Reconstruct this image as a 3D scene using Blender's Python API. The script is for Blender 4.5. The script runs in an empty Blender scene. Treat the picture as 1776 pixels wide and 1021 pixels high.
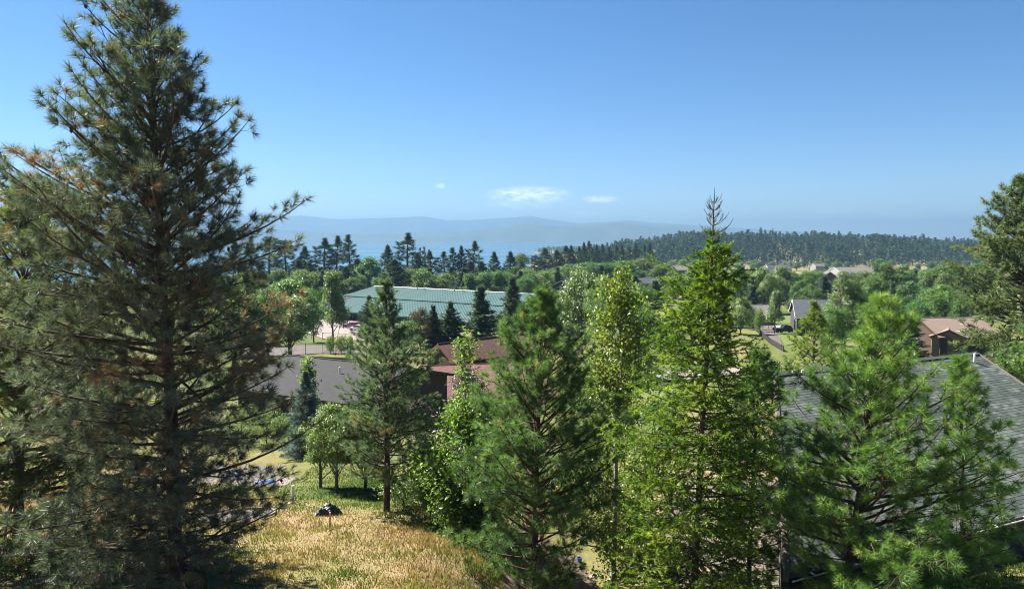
import bpy, bmesh, math, random
import numpy as np
from mathutils import Vector, Matrix

random.seed(7)
rng = np.random.default_rng(7)
R = math.radians
sc = bpy.context.scene
COL = sc.collection

# ------------------------------------------------------------------ camera, sky, sun, exposure
EYE = 60.0                      # metres above the lake
F, CX, CY, PITCH = 1292.0, 888.0, 510.5, R(4.36)
cam = bpy.data.cameras.new('camera')
cam.sensor_width = 36.0
cam.lens = F / 1776.0 * 36.0
cam.clip_start, cam.clip_end = 0.1, 60000.0
camo = bpy.data.objects.new('camera', cam)
COL.objects.link(camo)
camo.location = (0, 0, EYE)
camo.rotation_euler = (R(90) - PITCH, 0, 0)
sc.camera = camo

SUN_AZ, SUN_EL = R(-60), R(49)          # the sun stands ahead of the camera, to the left
world = bpy.data.worlds.new('World')
sc.world = world
world.use_nodes = True
wn, wl = world.node_tree.nodes, world.node_tree.links
sky = wn.new('ShaderNodeTexSky')
sky.sky_type = 'NISHITA'
sky.sun_disc = False
sky.sun_elevation, sky.sun_rotation = SUN_EL, SUN_AZ
sky.altitude = 3000
sky.air_density, sky.dust_density, sky.ozone_density = 1.0, 0.8, 3.0
bg = wn['Background']
bg.inputs['Strength'].default_value = 0.05

sun = bpy.data.lights.new('sun', 'SUN')
sun.energy, sun.angle, sun.color = 5.0, R(0.53), (1.0, 0.95, 0.86)
suno = bpy.data.objects.new('sun', sun)
COL.objects.link(suno)
sdir = Vector((math.sin(SUN_AZ) * math.cos(SUN_EL), math.cos(SUN_AZ) * math.cos(SUN_EL), math.sin(SUN_EL)))
suno.rotation_euler = sdir.to_track_quat('Z', 'Y').to_euler()
suno.location = (-40, 30, 120)

sc.view_settings.view_transform = 'Standard'
sc.view_settings.look = 'None'
sc.view_settings.exposure = 2.15
sc.view_settings.gamma = 1.0
sc.view_settings.use_curve_mapping = False
sc.cycles.use_denoising = True
sc.cycles.denoiser = 'OPENIMAGEDENOISE'
sc.cycles.denoising_input_passes = 'RGB_ALBEDO_NORMAL'
sc.cycles.denoising_prefilter = 'ACCURATE'
sc.cycles.use_adaptive_sampling = False
sc.cycles.filter_width = 1.0
sc.cycles.max_bounces = 10
sc.cycles.diffuse_bounces = 6
sc.cycles.glossy_bounces = 2
sc.cycles.transmission_bounces = 4
sc.cycles.transparent_max_bounces = 8
sc.cycles.volume_bounces = 1
sc.cycles.sample_clamp_indirect = 4.0

def sky_clouds():
    """small fair weather clouds low over the mountains, placed by compass direction"""
    tc = wn.new('ShaderNodeTexCoord')
    sp = wn.new('ShaderNodeSeparateXYZ')
    wl.new(tc.outputs['Generated'], sp.inputs[0])
    def m(op, a, b=None, clamp=False):
        n = wn.new('ShaderNodeMath'); n.operation = op; n.use_clamp = clamp
        for i, v in enumerate((a, b)):
            if v is None: continue
            if isinstance(v, (int, float)): n.inputs[i].default_value = v
            else: wl.new(v, n.inputs[i])
        return n.outputs[0]
    u = m('DIVIDE', sp.outputs[0], m('MAXIMUM', sp.outputs[1], 0.05))
    v = m('DIVIDE', sp.outputs[2], m('MAXIMUM', sp.outputs[1], 0.05))
    cb = wn.new('ShaderNodeCombineXYZ')
    wl.new(u, cb.inputs[0]); wl.new(m('MULTIPLY', v, 2.6), cb.inputs[1])
    noise = wn.new('ShaderNodeTexNoise')
    wl.new(cb.outputs[0], noise.inputs['Vector'])
    noise.inputs['Scale'].default_value = 60
    noise.inputs['Detail'].default_value = 7
    noise.inputs['Roughness'].default_value = 0.6
    total = None
    for (px, py, w, h, a) in ((918, 338, 78, 17, 1.0), (1040, 346, 34, 8, .9), (765, 323, 9, 6, .7), (905, 352, 70, 12, .4),
                              (1012, 372, 46, 7, .25), (1440, 366, 60, 8, .2), (1560, 370, 60, 8, .16)):
        cu, cv = (px - CX) / F, math.tan(math.atan((CY - py) / F) - PITCH)
        d = m('ADD', m('POWER', m('ABSOLUTE', m('DIVIDE', m('SUBTRACT', u, cu), w / F)), 2),
              m('POWER', m('ABSOLUTE', m('DIVIDE', m('SUBTRACT', v, cv), h / F)), 2))
        k = m('MULTIPLY', m('SUBTRACT', 1.0, d, True), a)
        total = k if total is None else m('MAXIMUM', total, k)
    front = m('GREATER_THAN', sp.outputs[1], 0.1)
    n2 = m('MULTIPLY', m('SUBTRACT', noise.outputs[0], 0.33), 2.5)
    mask = m('MULTIPLY', m('MULTIPLY', m('MULTIPLY', total, n2, True), 0.75), front, True)
    mix = wn.new('ShaderNodeMix'); mix.data_type = 'RGBA'
    wl.new(mask, mix.inputs['Factor'])
    hs = wn.new('ShaderNodeHueSaturation'); hs.inputs['Saturation'].default_value = 1.22; hs.inputs['Value'].default_value = .73
    wl.new(sky.outputs[0], hs.inputs['Color']); wl.new(hs.outputs[0], mix.inputs['A'])
    mix.inputs['B'].default_value = (11.5, 11.3, 11.3, 1)
    wl.new(mix.outputs['Result'], bg.inputs['Color'])
sky_clouds()

# ------------------------------------------------------------------ projection helpers
def ray(px, py):
    u, v = (px - CX) / F, (CY - py) / F
    return np.array([u, math.cos(PITCH) + v * math.sin(PITCH), -math.sin(PITCH) + v * math.cos(PITCH)])
def at(px, py, D):
    r = ray(px, py); r = r * (D / r[1])
    return Vector((r[0], r[1], EYE + r[2]))
def hit(px, py, d):
    """where the sight line through a pixel meets the level d metres below the eye"""
    r = ray(px, py); r = r * (-d / r[2])
    return Vector((r[0], r[1], EYE + r[2]))

# ------------------------------------------------------------------ value noise (numpy)
_perm = np.random.default_rng(3).random((256, 256))
def vnoise(x, y, s=1.0, octv=3):
    x, y = np.asarray(x, float) / s, np.asarray(y, float) / s
    out, amp, tot = 0, 1.0, 0
    for o in range(octv):
        xi, yi = np.floor(x).astype(int), np.floor(y).astype(int)
        fx, fy = x - xi, y - yi
        fx, fy = fx * fx * (3 - 2 * fx), fy * fy * (3 - 2 * fy)
        g = lambda a, b: _perm[a % 256, b % 256]
        out = out + amp * ((g(xi, yi) * (1 - fx) + g(xi + 1, yi) * fx) * (1 - fy) + (g(xi, yi + 1) * (1 - fx) + g(xi + 1, yi + 1) * fx) * fy)
        tot += amp; amp *= .5; x, y = x * 2.03 + 17.3, y * 2.03 + 5.1
    return out / tot

def sstep(a, b, x):
    t = np.clip((np.asarray(x, float) - a) / (b - a), 0, 1)
    return t * t * (3 - 2 * t)

# ------------------------------------------------------------------ ground height
_dy = [-40, -20, 0, 10, 18, 24, 30, 40, 50, 70, 100, 150, 200, 250, 345, 450, 600, 800, 950, 1050, 1200]
_dd = [4, 5.5, 7.8, 8.5, 9.1, 10.0, 11.2, 12.7, 13.6, 15.2, 17.5, 20.3, 22.6, 25, 27.6, 33, 40, 50, 58, 63, 66]
_vy = [0, 600, 800, 1000, 1300, 9000]
_vd = [40, 40, 41.5, 42.5, 44, 44]
_cy = [0, 900, 960, 1100, 1700, 2000, 2450, 2700, 2850, 3000, 3150, 3500, 4200, 5200]
_cx = [-3000, -3000, -120, 0, 22, 75, 150, 120, 75, 50, 70, 330, 1600, 5000]
_ru = [.08, .115, .145, .19, .24, .30, .36, .40, .47, .55, .63, .75, 1.2]      # x / y across the wooded ridge
_rd = [44, 40, 29, 20, 15, 10, 13, 16, 19.5, 24, 27, 30, 33]
HOUSE_N = np.array([-0.5, 0.87])
def ground(x, y):
    x, y = np.asarray(x, float), np.asarray(y, float)
    d = np.interp(y, _dy, _dd)
    dv = np.where(y < 600, d, np.interp(y, _vy, _vd))
    right = sstep(-40, 160, x - np.clip((900 - y) * .05, -50, 30)) * sstep(420, 640, y)
    d = d * (1 - right) + np.minimum(dv, 45) * right
    # ridge on the right
    u = x / np.maximum(y, 50)
    rd = np.interp(u, _ru, _rd)
    prof = sstep(1050, 1420, y) * (1 - .6 * sstep(1750, 2600, y))
    w = prof * sstep(.085, .14, u)
    d = d * (1 - w) + rd * w
    d = d - (vnoise(x, y, 130, 3) - .5) * 10 * sstep(900, 1300, y) * sstep(.05, .12, u)
    # shoreline
    cx = np.interp(y, _cy, _cx)
    shore = sstep(0, 1, (x - cx) / np.maximum(30, y * .035))
    far = sstep(1000, 1150, y)
    tip = sstep(2300, 2700, y)
    dl = d * (1 - tip) + np.maximum(d, 50) * tip
    d = np.where(y > 950, dl * (1 - far * (1 - shore)) + 63 * far * (1 - shore), d)
    # level pad of the house on the right, and the lower yard left of it
    s = (x - 9.8) * HOUSE_N[0] + (y - 20.7) * HOUSE_N[1]
    w = sstep(-2.4, .4, s) * sstep(-3, 3, x) * (1 - sstep(38, 50, y)) * (1 - sstep(42, 60, x))
    d = d * (1 - w) + np.maximum(11.75, np.minimum(d, 12.6)) * w
    w = np.exp(-((x - 3.0) / 4.0) ** 2 - ((y - 25) / 5.0) ** 2)
    d = d + w * .8
    d = d - (vnoise(x, y, 6, 2) - .5) * .35 * (1 - sstep(60, 120, y)) - (vnoise(x, y, 1.3, 2) - .5) * .12 * (1 - sstep(35, 50, y))
    return EYE - d
def G(x, y): return float(ground(x, y))
def on_ground(px, py):
    r = ray(px, py); t = 4.0
    while t < 6000:
        p = r * t
        if EYE + p[2] < G(p[0], p[1]):
            a, b = t / 1.03 - .2, t
            for _ in range(30):
                m = (a + b) / 2; p = r * m
                if EYE + p[2] < G(p[0], p[1]): b = m
                else: a = m
            p = r * b
            return Vector((p[0], p[1], G(p[0], p[1])))
        t = t * 1.03 + .2
    return Vector((r[0] * 6000, r[1] * 6000, 0))

# ------------------------------------------------------------------ materials
MATS = {}
def new_mat(name):
    m = bpy.data.materials.new(name); m.use_nodes = True
    for n in list(m.node_tree.nodes): m.node_tree.nodes.remove(n)
    MATS[name] = m
    return m, m.node_tree.nodes, m.node_tree.links
def ramp(nodes, stops):
    r = nodes.new('ShaderNodeValToRGB')
    el = r.color_ramp.elements
    while len(el) < len(stops): el.new(.5)
    for e, (p, c) in zip(el, stops): e.position = p; e.color = (*c, 1)
    return r
def leaf_mat(name, stops, transl=.34, gloss=.05, jitter=0.0):
    """thin leaves or needles: diffuse + light shining through; colour differs from spray to spray by the 'tint' attribute"""
    m, n, l = new_mat(name)
    at_ = n.new('ShaderNodeAttribute'); at_.attribute_name = 'tint'
    rp = ramp(n, stops)
    l.new(at_.outputs['Fac'], rp.inputs[0])
    col = rp.outputs[0]
    if jitter:
        oi = n.new('ShaderNodeObjectInfo')
        hs = n.new('ShaderNodeHueSaturation')
        mr = n.new('ShaderNodeMapRange'); mr.inputs['To Min'].default_value = .5 - jitter * .12; mr.inputs['To Max'].default_value = .5 + jitter * .12
        l.new(oi.outputs['Random'], mr.inputs[0]); l.new(mr.outputs[0], hs.inputs['Hue'])
        mv = n.new('ShaderNodeMapRange'); mv.inputs['To Min'].default_value = 1 - jitter; mv.inputs['To Max'].default_value = 1 + jitter
        wn_ = n.new('ShaderNodeTexWhiteNoise'); wn_.noise_dimensions = '1D'; l.new(oi.outputs['Random'], wn_.inputs['W'])
        l.new(wn_.outputs['Value'], mv.inputs[0]); l.new(mv.outputs[0], hs.inputs['Value'])
        l.new(col, hs.inputs['Color']); col = hs.outputs[0]
    df = n.new('ShaderNodeBsdfDiffuse'); tr = n.new('ShaderNodeBsdfTranslucent'); gl = n.new('ShaderNodeBsdfGlossy')
    gl.inputs['Roughness'].default_value = .42
    l.new(col, df.inputs['Color'])
    gm = n.new('ShaderNodeMix'); gm.data_type = 'RGBA'; gm.blend_type = 'MULTIPLY'; gm.inputs['Factor'].default_value = 1
    l.new(col, gm.inputs['A']); gm.inputs['B'].default_value = (1.3, 1.5, .75, 1)
    l.new(gm.outputs['Result'], tr.inputs['Color'])
    a = n.new('ShaderNodeMixShader'); a.inputs[0].default_value = transl
    l.new(df.outputs[0], a.inputs[1]); l.new(tr.outputs[0], a.inputs[2])
    b = n.new('ShaderNodeMixShader'); b.inputs[0].default_value = gloss
    l.new(a.outputs[0], b.inputs[1]); l.new(gl.outputs[0], b.inputs[2])
    o = n.new('ShaderNodeOutputMaterial'); l.new(b.outputs[0], o.inputs[0])
    return m
def surf(name, stops, scale=4, rough=.85, detail=6, bump=.15, stretch=(1, 1, 1), spec=.3, metallic=0.0, coord='Object', bdist=.03):
    m, n, l = new_mat(name)
    tc = n.new('ShaderNodeTexCoord'); mp = n.new('ShaderNodeMapping'); mp.inputs['Scale'].default_value = stretch
    l.new(tc.outputs[coord], mp.inputs[0])
    ns = n.new('ShaderNodeTexNoise'); ns.inputs['Scale'].default_value = scale; ns.inputs['Detail'].default_value = detail
    ns.inputs['Roughness'].default_value = .62
    l.new(mp.outputs[0], ns.inputs['Vector'])
    rp = ramp(n, stops); l.new(ns.outputs[0], rp.inputs[0])
    p = n.new('ShaderNodeBsdfPrincipled')
    l.new(rp.outputs[0], p.inputs['Base Color'])
    p.inputs['Roughness'].default_value = rough; p.inputs['Metallic'].default_value = metallic
    p.inputs['Specular IOR Level'].default_value = spec
    if bump:
        bp = n.new('ShaderNodeBump'); bp.inputs['Strength'].default_value = bump; bp.inputs['Distance'].default_value = bdist
        l.new(ns.outputs[0], bp.inputs['Height']); l.new(bp.outputs[0], p.inputs['Normal'])
    o = n.new('ShaderNodeOutputMaterial'); l.new(p.outputs[0], o.inputs[0])
    return m
def plain(name, c, rough=.6, metallic=0.0, var=.12, scale=3, **k):
    return surf(name, [(.3, tuple(v * (1 - var) for v in c)), (.7, tuple(min(1, v * (1 + var)) for v in c))], scale=scale, rough=rough, metallic=metallic, **k)

BROWN = (.16, .075, .035)
# needles and leaves
M_big = leaf_mat('needles_old_pine', [(0, (.050, .066, .050)), (.5, (.098, .120, .084)), (.86, (.155, .172, .115)), (.92, (.15, .13, .085)), (.96, (.20, .115, .07)), (1, (.25, .14, .085))], .34, .04)
M_back = leaf_mat('needles_left_pine', [(0, (0.048, 0.072, 0.029)), (.5, (0.099, 0.136, 0.048)), (.9, (0.176, 0.192, 0.072)), (.95, (0.208, 0.136, 0.056)), (1, (0.320, 0.144, 0.056))], 0.42, .03)
M_blue = leaf_mat('needles_blue_green_pine', [(0, (.042, .074, .042)), (.5, (.092, .138, .075)), (.95, (.17, .22, .115)), (1, (.26, .15, .08))], .42, .03)
M_pine = leaf_mat('needles_young_pine', [(0, (.042, .080, .028)), (.5, (.086, .152, .046)), (.95, (.165, .24, .072)), (1, (.28, .16, .07))], .46, .03)
M_bright = leaf_mat('needles_bright_pine', [(0, (.044, .088, .024)), (.5, (.102, .186, .042)), (.9, (.21, .30, .062)), (1, (.28, .30, .07))], .48, .03)
M_scots = leaf_mat('needles_clumped_pine', [(0, (0.044, 0.070, 0.032)), (.5, (0.092, 0.125, 0.052)), (.95, (0.16, 0.185, 0.08)), (1, (0.26, 0.14, 0.06))], 0.42, .03)
M_larch = leaf_mat('larch_needles', [(0, (.042, .080, .012)), (.5, (.120, .195, .022)), (1, (.25, .31, .036))], .46, .02)
M_yel = leaf_mat('yellow_green_needles', [(0, (0.066, 0.099, 0.017)), (.5, (0.143, 0.187, 0.028)), (1, (0.264, 0.275, 0.033))], 0.50, .03)
M_birch = leaf_mat('aspen_leaves', [(0, (0.062, 0.100, 0.015)), (.55, (0.138, 0.188, 0.025)), (.85, (0.263, 0.250, 0.037)), (1, (0.375, 0.250, 0.050))], 0.50, .04)
M_lime = leaf_mat('young_leaves', [(0, (0.066, 0.120, 0.024)), (.6, (0.132, 0.204, 0.042)), (1, (0.240, 0.300, 0.072))], 0.50, .04)
M_apple = leaf_mat('orchard_leaves', [(0, (0.065, 0.111, 0.034)), (.6, (0.130, 0.182, 0.058)), (1, (0.221, 0.234, 0.078))], 0.45, .05)
M_plum = leaf_mat('purple_leaves', [(0, (0.034, 0.020, 0.028)), (.6, (0.070, 0.039, 0.053)), (1, (0.140, 0.084, 0.105))], 0.40, .08)
M_spruce = leaf_mat('blue_spruce_needles', [(0, (.050, .082, .090)), (.6, (.110, .165, .178)), (1, (.20, .275, .29))], .22, .04)
M_farpine = leaf_mat('far_pine_needles', [(0, (.034, .056, .034)), (.6, (.064, .094, .052)), (1, (.098, .128, .066))], .16, .0, .22)
M_farspruce = leaf_mat('far_spruce_needles', [(0, (0.027, 0.051, 0.033)), (.6, (0.054, 0.090, 0.054)), (1, (0.105, 0.150, 0.090))], 0.28, .04, .22)
M_farleaf = leaf_mat('far_leaves', [(0, (0.045, 0.087, 0.028)), (.6, (0.084, 0.147, 0.042)), (1, (0.154, 0.224, 0.063))], 0.42, .03, .26)
M_maple = leaf_mat('maple_leaves', [(0, (0.055, 0.105, 0.024)), (.6, (0.118, 0.185, 0.041)), (1, (0.23, 0.29, 0.068))], 0.45, .08, .12)
M_red = leaf_mat('reddish_leaves', [(0, (.05, .07, .03)), (.5, (.09, .08, .045)), (1, (.22, .09, .06))], .3, .03)
M_orange = leaf_mat('orange_leaves', [(0, (.22, .08, .02)), (1, (.35, .15, .04))], .35, .03)
M_bark = surf('pine_bark', [(.3, (.028, .020, .016)), (.6, (.075, .052, .040)), (.8, (.13, .095, .075))], 7, .95, stretch=(1, 1, .35), bump=.6)
M_barkred = surf('young_pine_bark', [(.3, (.04, .025, .017)), (.7, (.12, .070, .045))], 9, .95, stretch=(1, 1, .4), bump=.5)
M_barkpale = surf('pale_bark', [(.3, (.16, .15, .13)), (.55, (.34, .32, .28)), (.8, (.44, .42, .38))], 6, .9, stretch=(1, 1, 2), bump=.3)
M_barkgrey = surf('grey_bark', [(.3, (.06, .05, .042)), (.7, (.15, .13, .11))], 6, .95, bump=.4)
M_shoot = surf('bare_shoot_bark', [(.3, (.085, .088, .068)), (.7, (.15, .15, .12))], 8, .9, bump=.2)
M_cone = surf('cone', [(.3, (.03, .018, .012)), (.7, (.09, .05, .03))], 30, .9)

# ------------------------------------------------------------------ mesh accumulators
class Acc:
    """triangles and quads with a per vertex tint"""
    def __init__(s): s.v, s.t, s.f3, s.f4, s.n = [], [], [], [], 0
    def add(s, v, f3=None, f4=None, tint=.5):
        v = np.asarray(v, np.float32).reshape(-1, 3)
        if f3 is not None: s.f3.append(np.asarray(f3, np.int32).reshape(-1, 3) + s.n)
        if f4 is not None: s.f4.append(np.asarray(f4, np.int32).reshape(-1, 4) + s.n)
        t = np.asarray(tint, np.float32)
        s.t.append(np.full(len(v), float(t), np.float32) if t.ndim == 0 else t.reshape(-1))
        s.v.append(v); s.n += len(v)
    def mesh(s, name, mat, smooth=False):
        me = bpy.data.meshes.new(name)
        v = np.concatenate(s.v); f3 = np.concatenate(s.f3) if s.f3 else np.zeros((0, 3), np.int32)
        f4 = np.concatenate(s.f4) if s.f4 else np.zeros((0, 4), np.int32)
        me.vertices.add(len(v)); me.vertices.foreach_set('co', v.ravel())
        li = np.concatenate([f3.ravel(), f4.ravel()])
        me.loops.add(len(li)); me.loops.foreach_set('vertex_index', li)
        me.polygons.add(len(f3) + len(f4))
        st = np.concatenate([np.arange(len(f3)) * 3, len(f3) * 3 + np.arange(len(f4)) * 4]).astype(np.int32)
        me.polygons.foreach_set('loop_start', st)
        me.polygons.foreach_set('use_smooth', np.full(len(st), bool(smooth)))
        a = me.attributes.new('tint', 'FLOAT', 'POINT'); a.data.foreach_set('value', np.concatenate(s.t))
        me.materials.append(mat)
        me.update(calc_edges=True)
        return me
def tube(acc, pts, rad, sides=6, tint=.5, cap=True):
    pts = np.asarray(pts, float); n = len(pts)
    rad = np.broadcast_to(np.asarray(rad, float), (n,))
    d = np.gradient(pts, axis=0); d /= np.linalg.norm(d, axis=1)[:, None] + 1e-9
    ref = np.array([0., 0, 1]) if abs(d[:, 2].mean()) < .8 else np.array([1., 0, 0])
    a = np.cross(d, ref); a /= np.linalg.norm(a, axis=1)[:, None] + 1e-9
    b = np.cross(d, a)
    th = np.arange(sides) * 2 * math.pi / sides
    ring = pts[:, None, :] + rad[:, None, None] * (a[:, None, :] * np.cos(th)[None, :, None] + b[:, None, :] * np.sin(th)[None, :, None])
    i = np.arange(n - 1)[:, None] * sides; j = np.arange(sides)[None, :]; k = (j + 1) % sides
    q = np.stack([i + j, i + k, i + sides + k, i + sides + j], -1).reshape(-1, 4)
    acc.add(ring.reshape(-1, 3), f4=q, tint=tint)
    if cap and sides > 3:
        c = np.arange(sides)
        acc.add(ring[-1], f3=np.stack([np.zeros(sides - 2, int), c[1:-1], c[2:]], -1), tint=tint)
        acc.add(ring[0], f3=np.stack([np.zeros(sides - 2, int), c[2:], c[1:-1]], -1), tint=tint)
def unit(a): return a / (np.linalg.norm(a, axis=-1, keepdims=True) + 1e-9)
def frames(A):
    ref = np.where(np.abs(A[:, 2:3]) < .8, np.array([[0., 0, 1]]), np.array([[1., 0, 0]]))
    e1 = unit(np.cross(A, ref)); return e1, np.cross(A, e1)
def tufts(acc, P, A, L, tint, n, width, shoot, r, smin=14, smax=80):
    """bottle brush of needles round the end of a shoot: one slim triangle per bundle"""
    P, A = np.asarray(P, float), unit(np.asarray(A, float)); T = len(P)
    if not T: return
    L = np.broadcast_to(np.asarray(L, float), (T,)); tint = np.broadcast_to(np.asarray(tint, float), (T,))
    e1, e2 = frames(A)
    ph = r.random((T, n)) * 2 * math.pi
    u = r.random((T, n)) ** .7
    th = np.radians(smin + (smax - smin) * u)
    o = P[:, None, :] - A[:, None, :] * (u * shoot)[..., None] * (L[:, None, None] / L.mean())
    dr = A[:, None, :] * np.cos(th)[..., None] + (e1[:, None, :] * np.cos(ph)[..., None] + e2[:, None, :] * np.sin(ph)[..., None]) * np.sin(th)[..., None]
    tip = o + dr * (L[:, None] * (.75 + .4 * r.random((T, n))))[..., None]
    tip[..., 2] -= (L[:, None] * .10)
    sd = unit(np.cross(dr, r.normal(size=(T, n, 3)))) * (width / 2)
    v = np.stack([o - sd, o + sd, tip], 2).reshape(-1, 3)
    tt = np.repeat((tint[:, None] + r.normal(size=(T, n)) * .03).clip(0, 1).reshape(-1), 3)
    acc.add(v, f3=np.arange(len(v)).reshape(-1, 3), tint=tt)
def leaves(acc, P, N, size, tint, r, spread=.9, aspect=.62, droop=0.0):
    """one folded diamond leaf (two triangles) at each point"""
    P = np.asarray(P, float); T = len(P)
    N = unit(np.asarray(N, float) + r.normal(size=(T, 3)) * spread)
    e1, e2 = frames(N)
    a = r.random(T) * 2 * math.pi
    ax = e1 * np.cos(a)[:, None] + e2 * np.sin(a)[:, None]
    if droop: ax[:, 2] -= droop; ax = unit(ax)
    sd = unit(np.cross(N, ax))
    s = (np.broadcast_to(np.asarray(size, float), (T,)) * (.65 + .7 * r.random(T)))[:, None]
    b = P - ax * s * .5; t = P + ax * s * .5
    m1 = P + sd * s * aspect * .5 + N * s * .10; m2 = P - sd * s * aspect * .5 + N * s * .10
    v = np.stack([b, m1, t, m2], 1).reshape(-1, 3)
    k = np.arange(T)[:, None] * 4
    f = np.concatenate([k + np.array([[0, 1, 2]]), k + np.array([[0, 2, 3]])])
    acc.add(v, f3=f, tint=np.repeat(np.broadcast_to(np.asarray(tint, float), (T,)).clip(0, 1), 4))

# ------------------------------------------------------------------ objects, tags
def tag(o, label=None, cat=None, group=None, kind=None):
    if label: o['label'] = label
    if cat: o['category'] = cat
    if group: o['group'] = group
    if kind: o['kind'] = kind
    return o
def empty(name, loc, rz=0.0, scale=(1, 1, 1)):
    o = bpy.data.objects.new(name, None); COL.objects.link(o)
    o.location = loc; o.rotation_euler = (0, 0, rz); o.scale = scale
    o.empty_display_size = .3
    return o
def link(name, me, parent=None, loc=(0, 0, 0), kind=None):
    o = bpy.data.objects.new(name, me); COL.objects.link(o)
    o.location = loc
    if parent: o.parent = parent
    if kind: o['kind'] = kind
    return o
class Box:
    """boxes, prisms and slabs gathered into one mesh"""
    def __init__(s): s.v, s.f = [], []
    def poly(s, v, f):
        k = len(s.v); s.v += [tuple(p) for p in v]; s.f += [tuple(i + k for i in q) for q in f]; return s
    def box(s, x0, x1, y0, y1, z0, z1):
        return s.poly([(x0, y0, z0), (x1, y0, z0), (x1, y1, z0), (x0, y1, z0), (x0, y0, z1), (x1, y0, z1), (x1, y1, z1), (x0, y1, z1)],
                      [(3, 2, 1, 0), (4, 5, 6, 7), (0, 1, 5, 4), (1, 2, 6, 5), (2, 3, 7, 6), (3, 0, 4, 7)])
    def slab(s, quad, t):
        """a plate of thickness t (downwards) under the four or three given corners"""
        n = len(quad); a = [Vector(q) for q in quad]
        nrm = (a[1] - a[0]).cross(a[2] - a[0]).normalized()
        if nrm.z < 0: a.reverse(); nrm = -nrm
        b = [p - nrm * t for p in a]
        return s.poly(a + b, [tuple(range(n)), tuple(range(2 * n - 1, n - 1, -1))] + [(i, i + n, (i + 1) % n + n, (i + 1) % n) for i in range(n)])
    def rod(s, p, q, r, n=6):
        p, q = Vector(p), Vector(q); d = (q - p).normalized()
        e = d.orthogonal().normalized(); g = d.cross(e)
        ring = lambda c: [c + (e * math.cos(2 * math.pi * i / n) + g * math.sin(2 * math.pi * i / n)) * r for i in range(n)]
        return s.poly(ring(p) + ring(q), [tuple(range(n - 1, -1, -1)), tuple(range(n, 2 * n))] + [(i, (i + 1) % n, (i + 1) % n + n, i + n) for i in range(n)])
    def mesh(s, name, mat, bevel=0.0):
        me = bpy.data.meshes.new(name); me.from_pydata(s.v, [], s.f)
        if bevel:
            bm = bmesh.new(); bm.from_mesh(me)
            bmesh.ops.bevel(bm, geom=bm.edges[:], offset=bevel, segments=2, affect='EDGES', clamp_overlap=True)
            bm.to_mesh(me); bm.free()
        me.materials.append(mat); me.update(); return me
    def obj(s, name, mat, parent=None, bevel=0.0, kind=None): return link(name, s.mesh(name, mat, bevel), parent, kind=kind)

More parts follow.
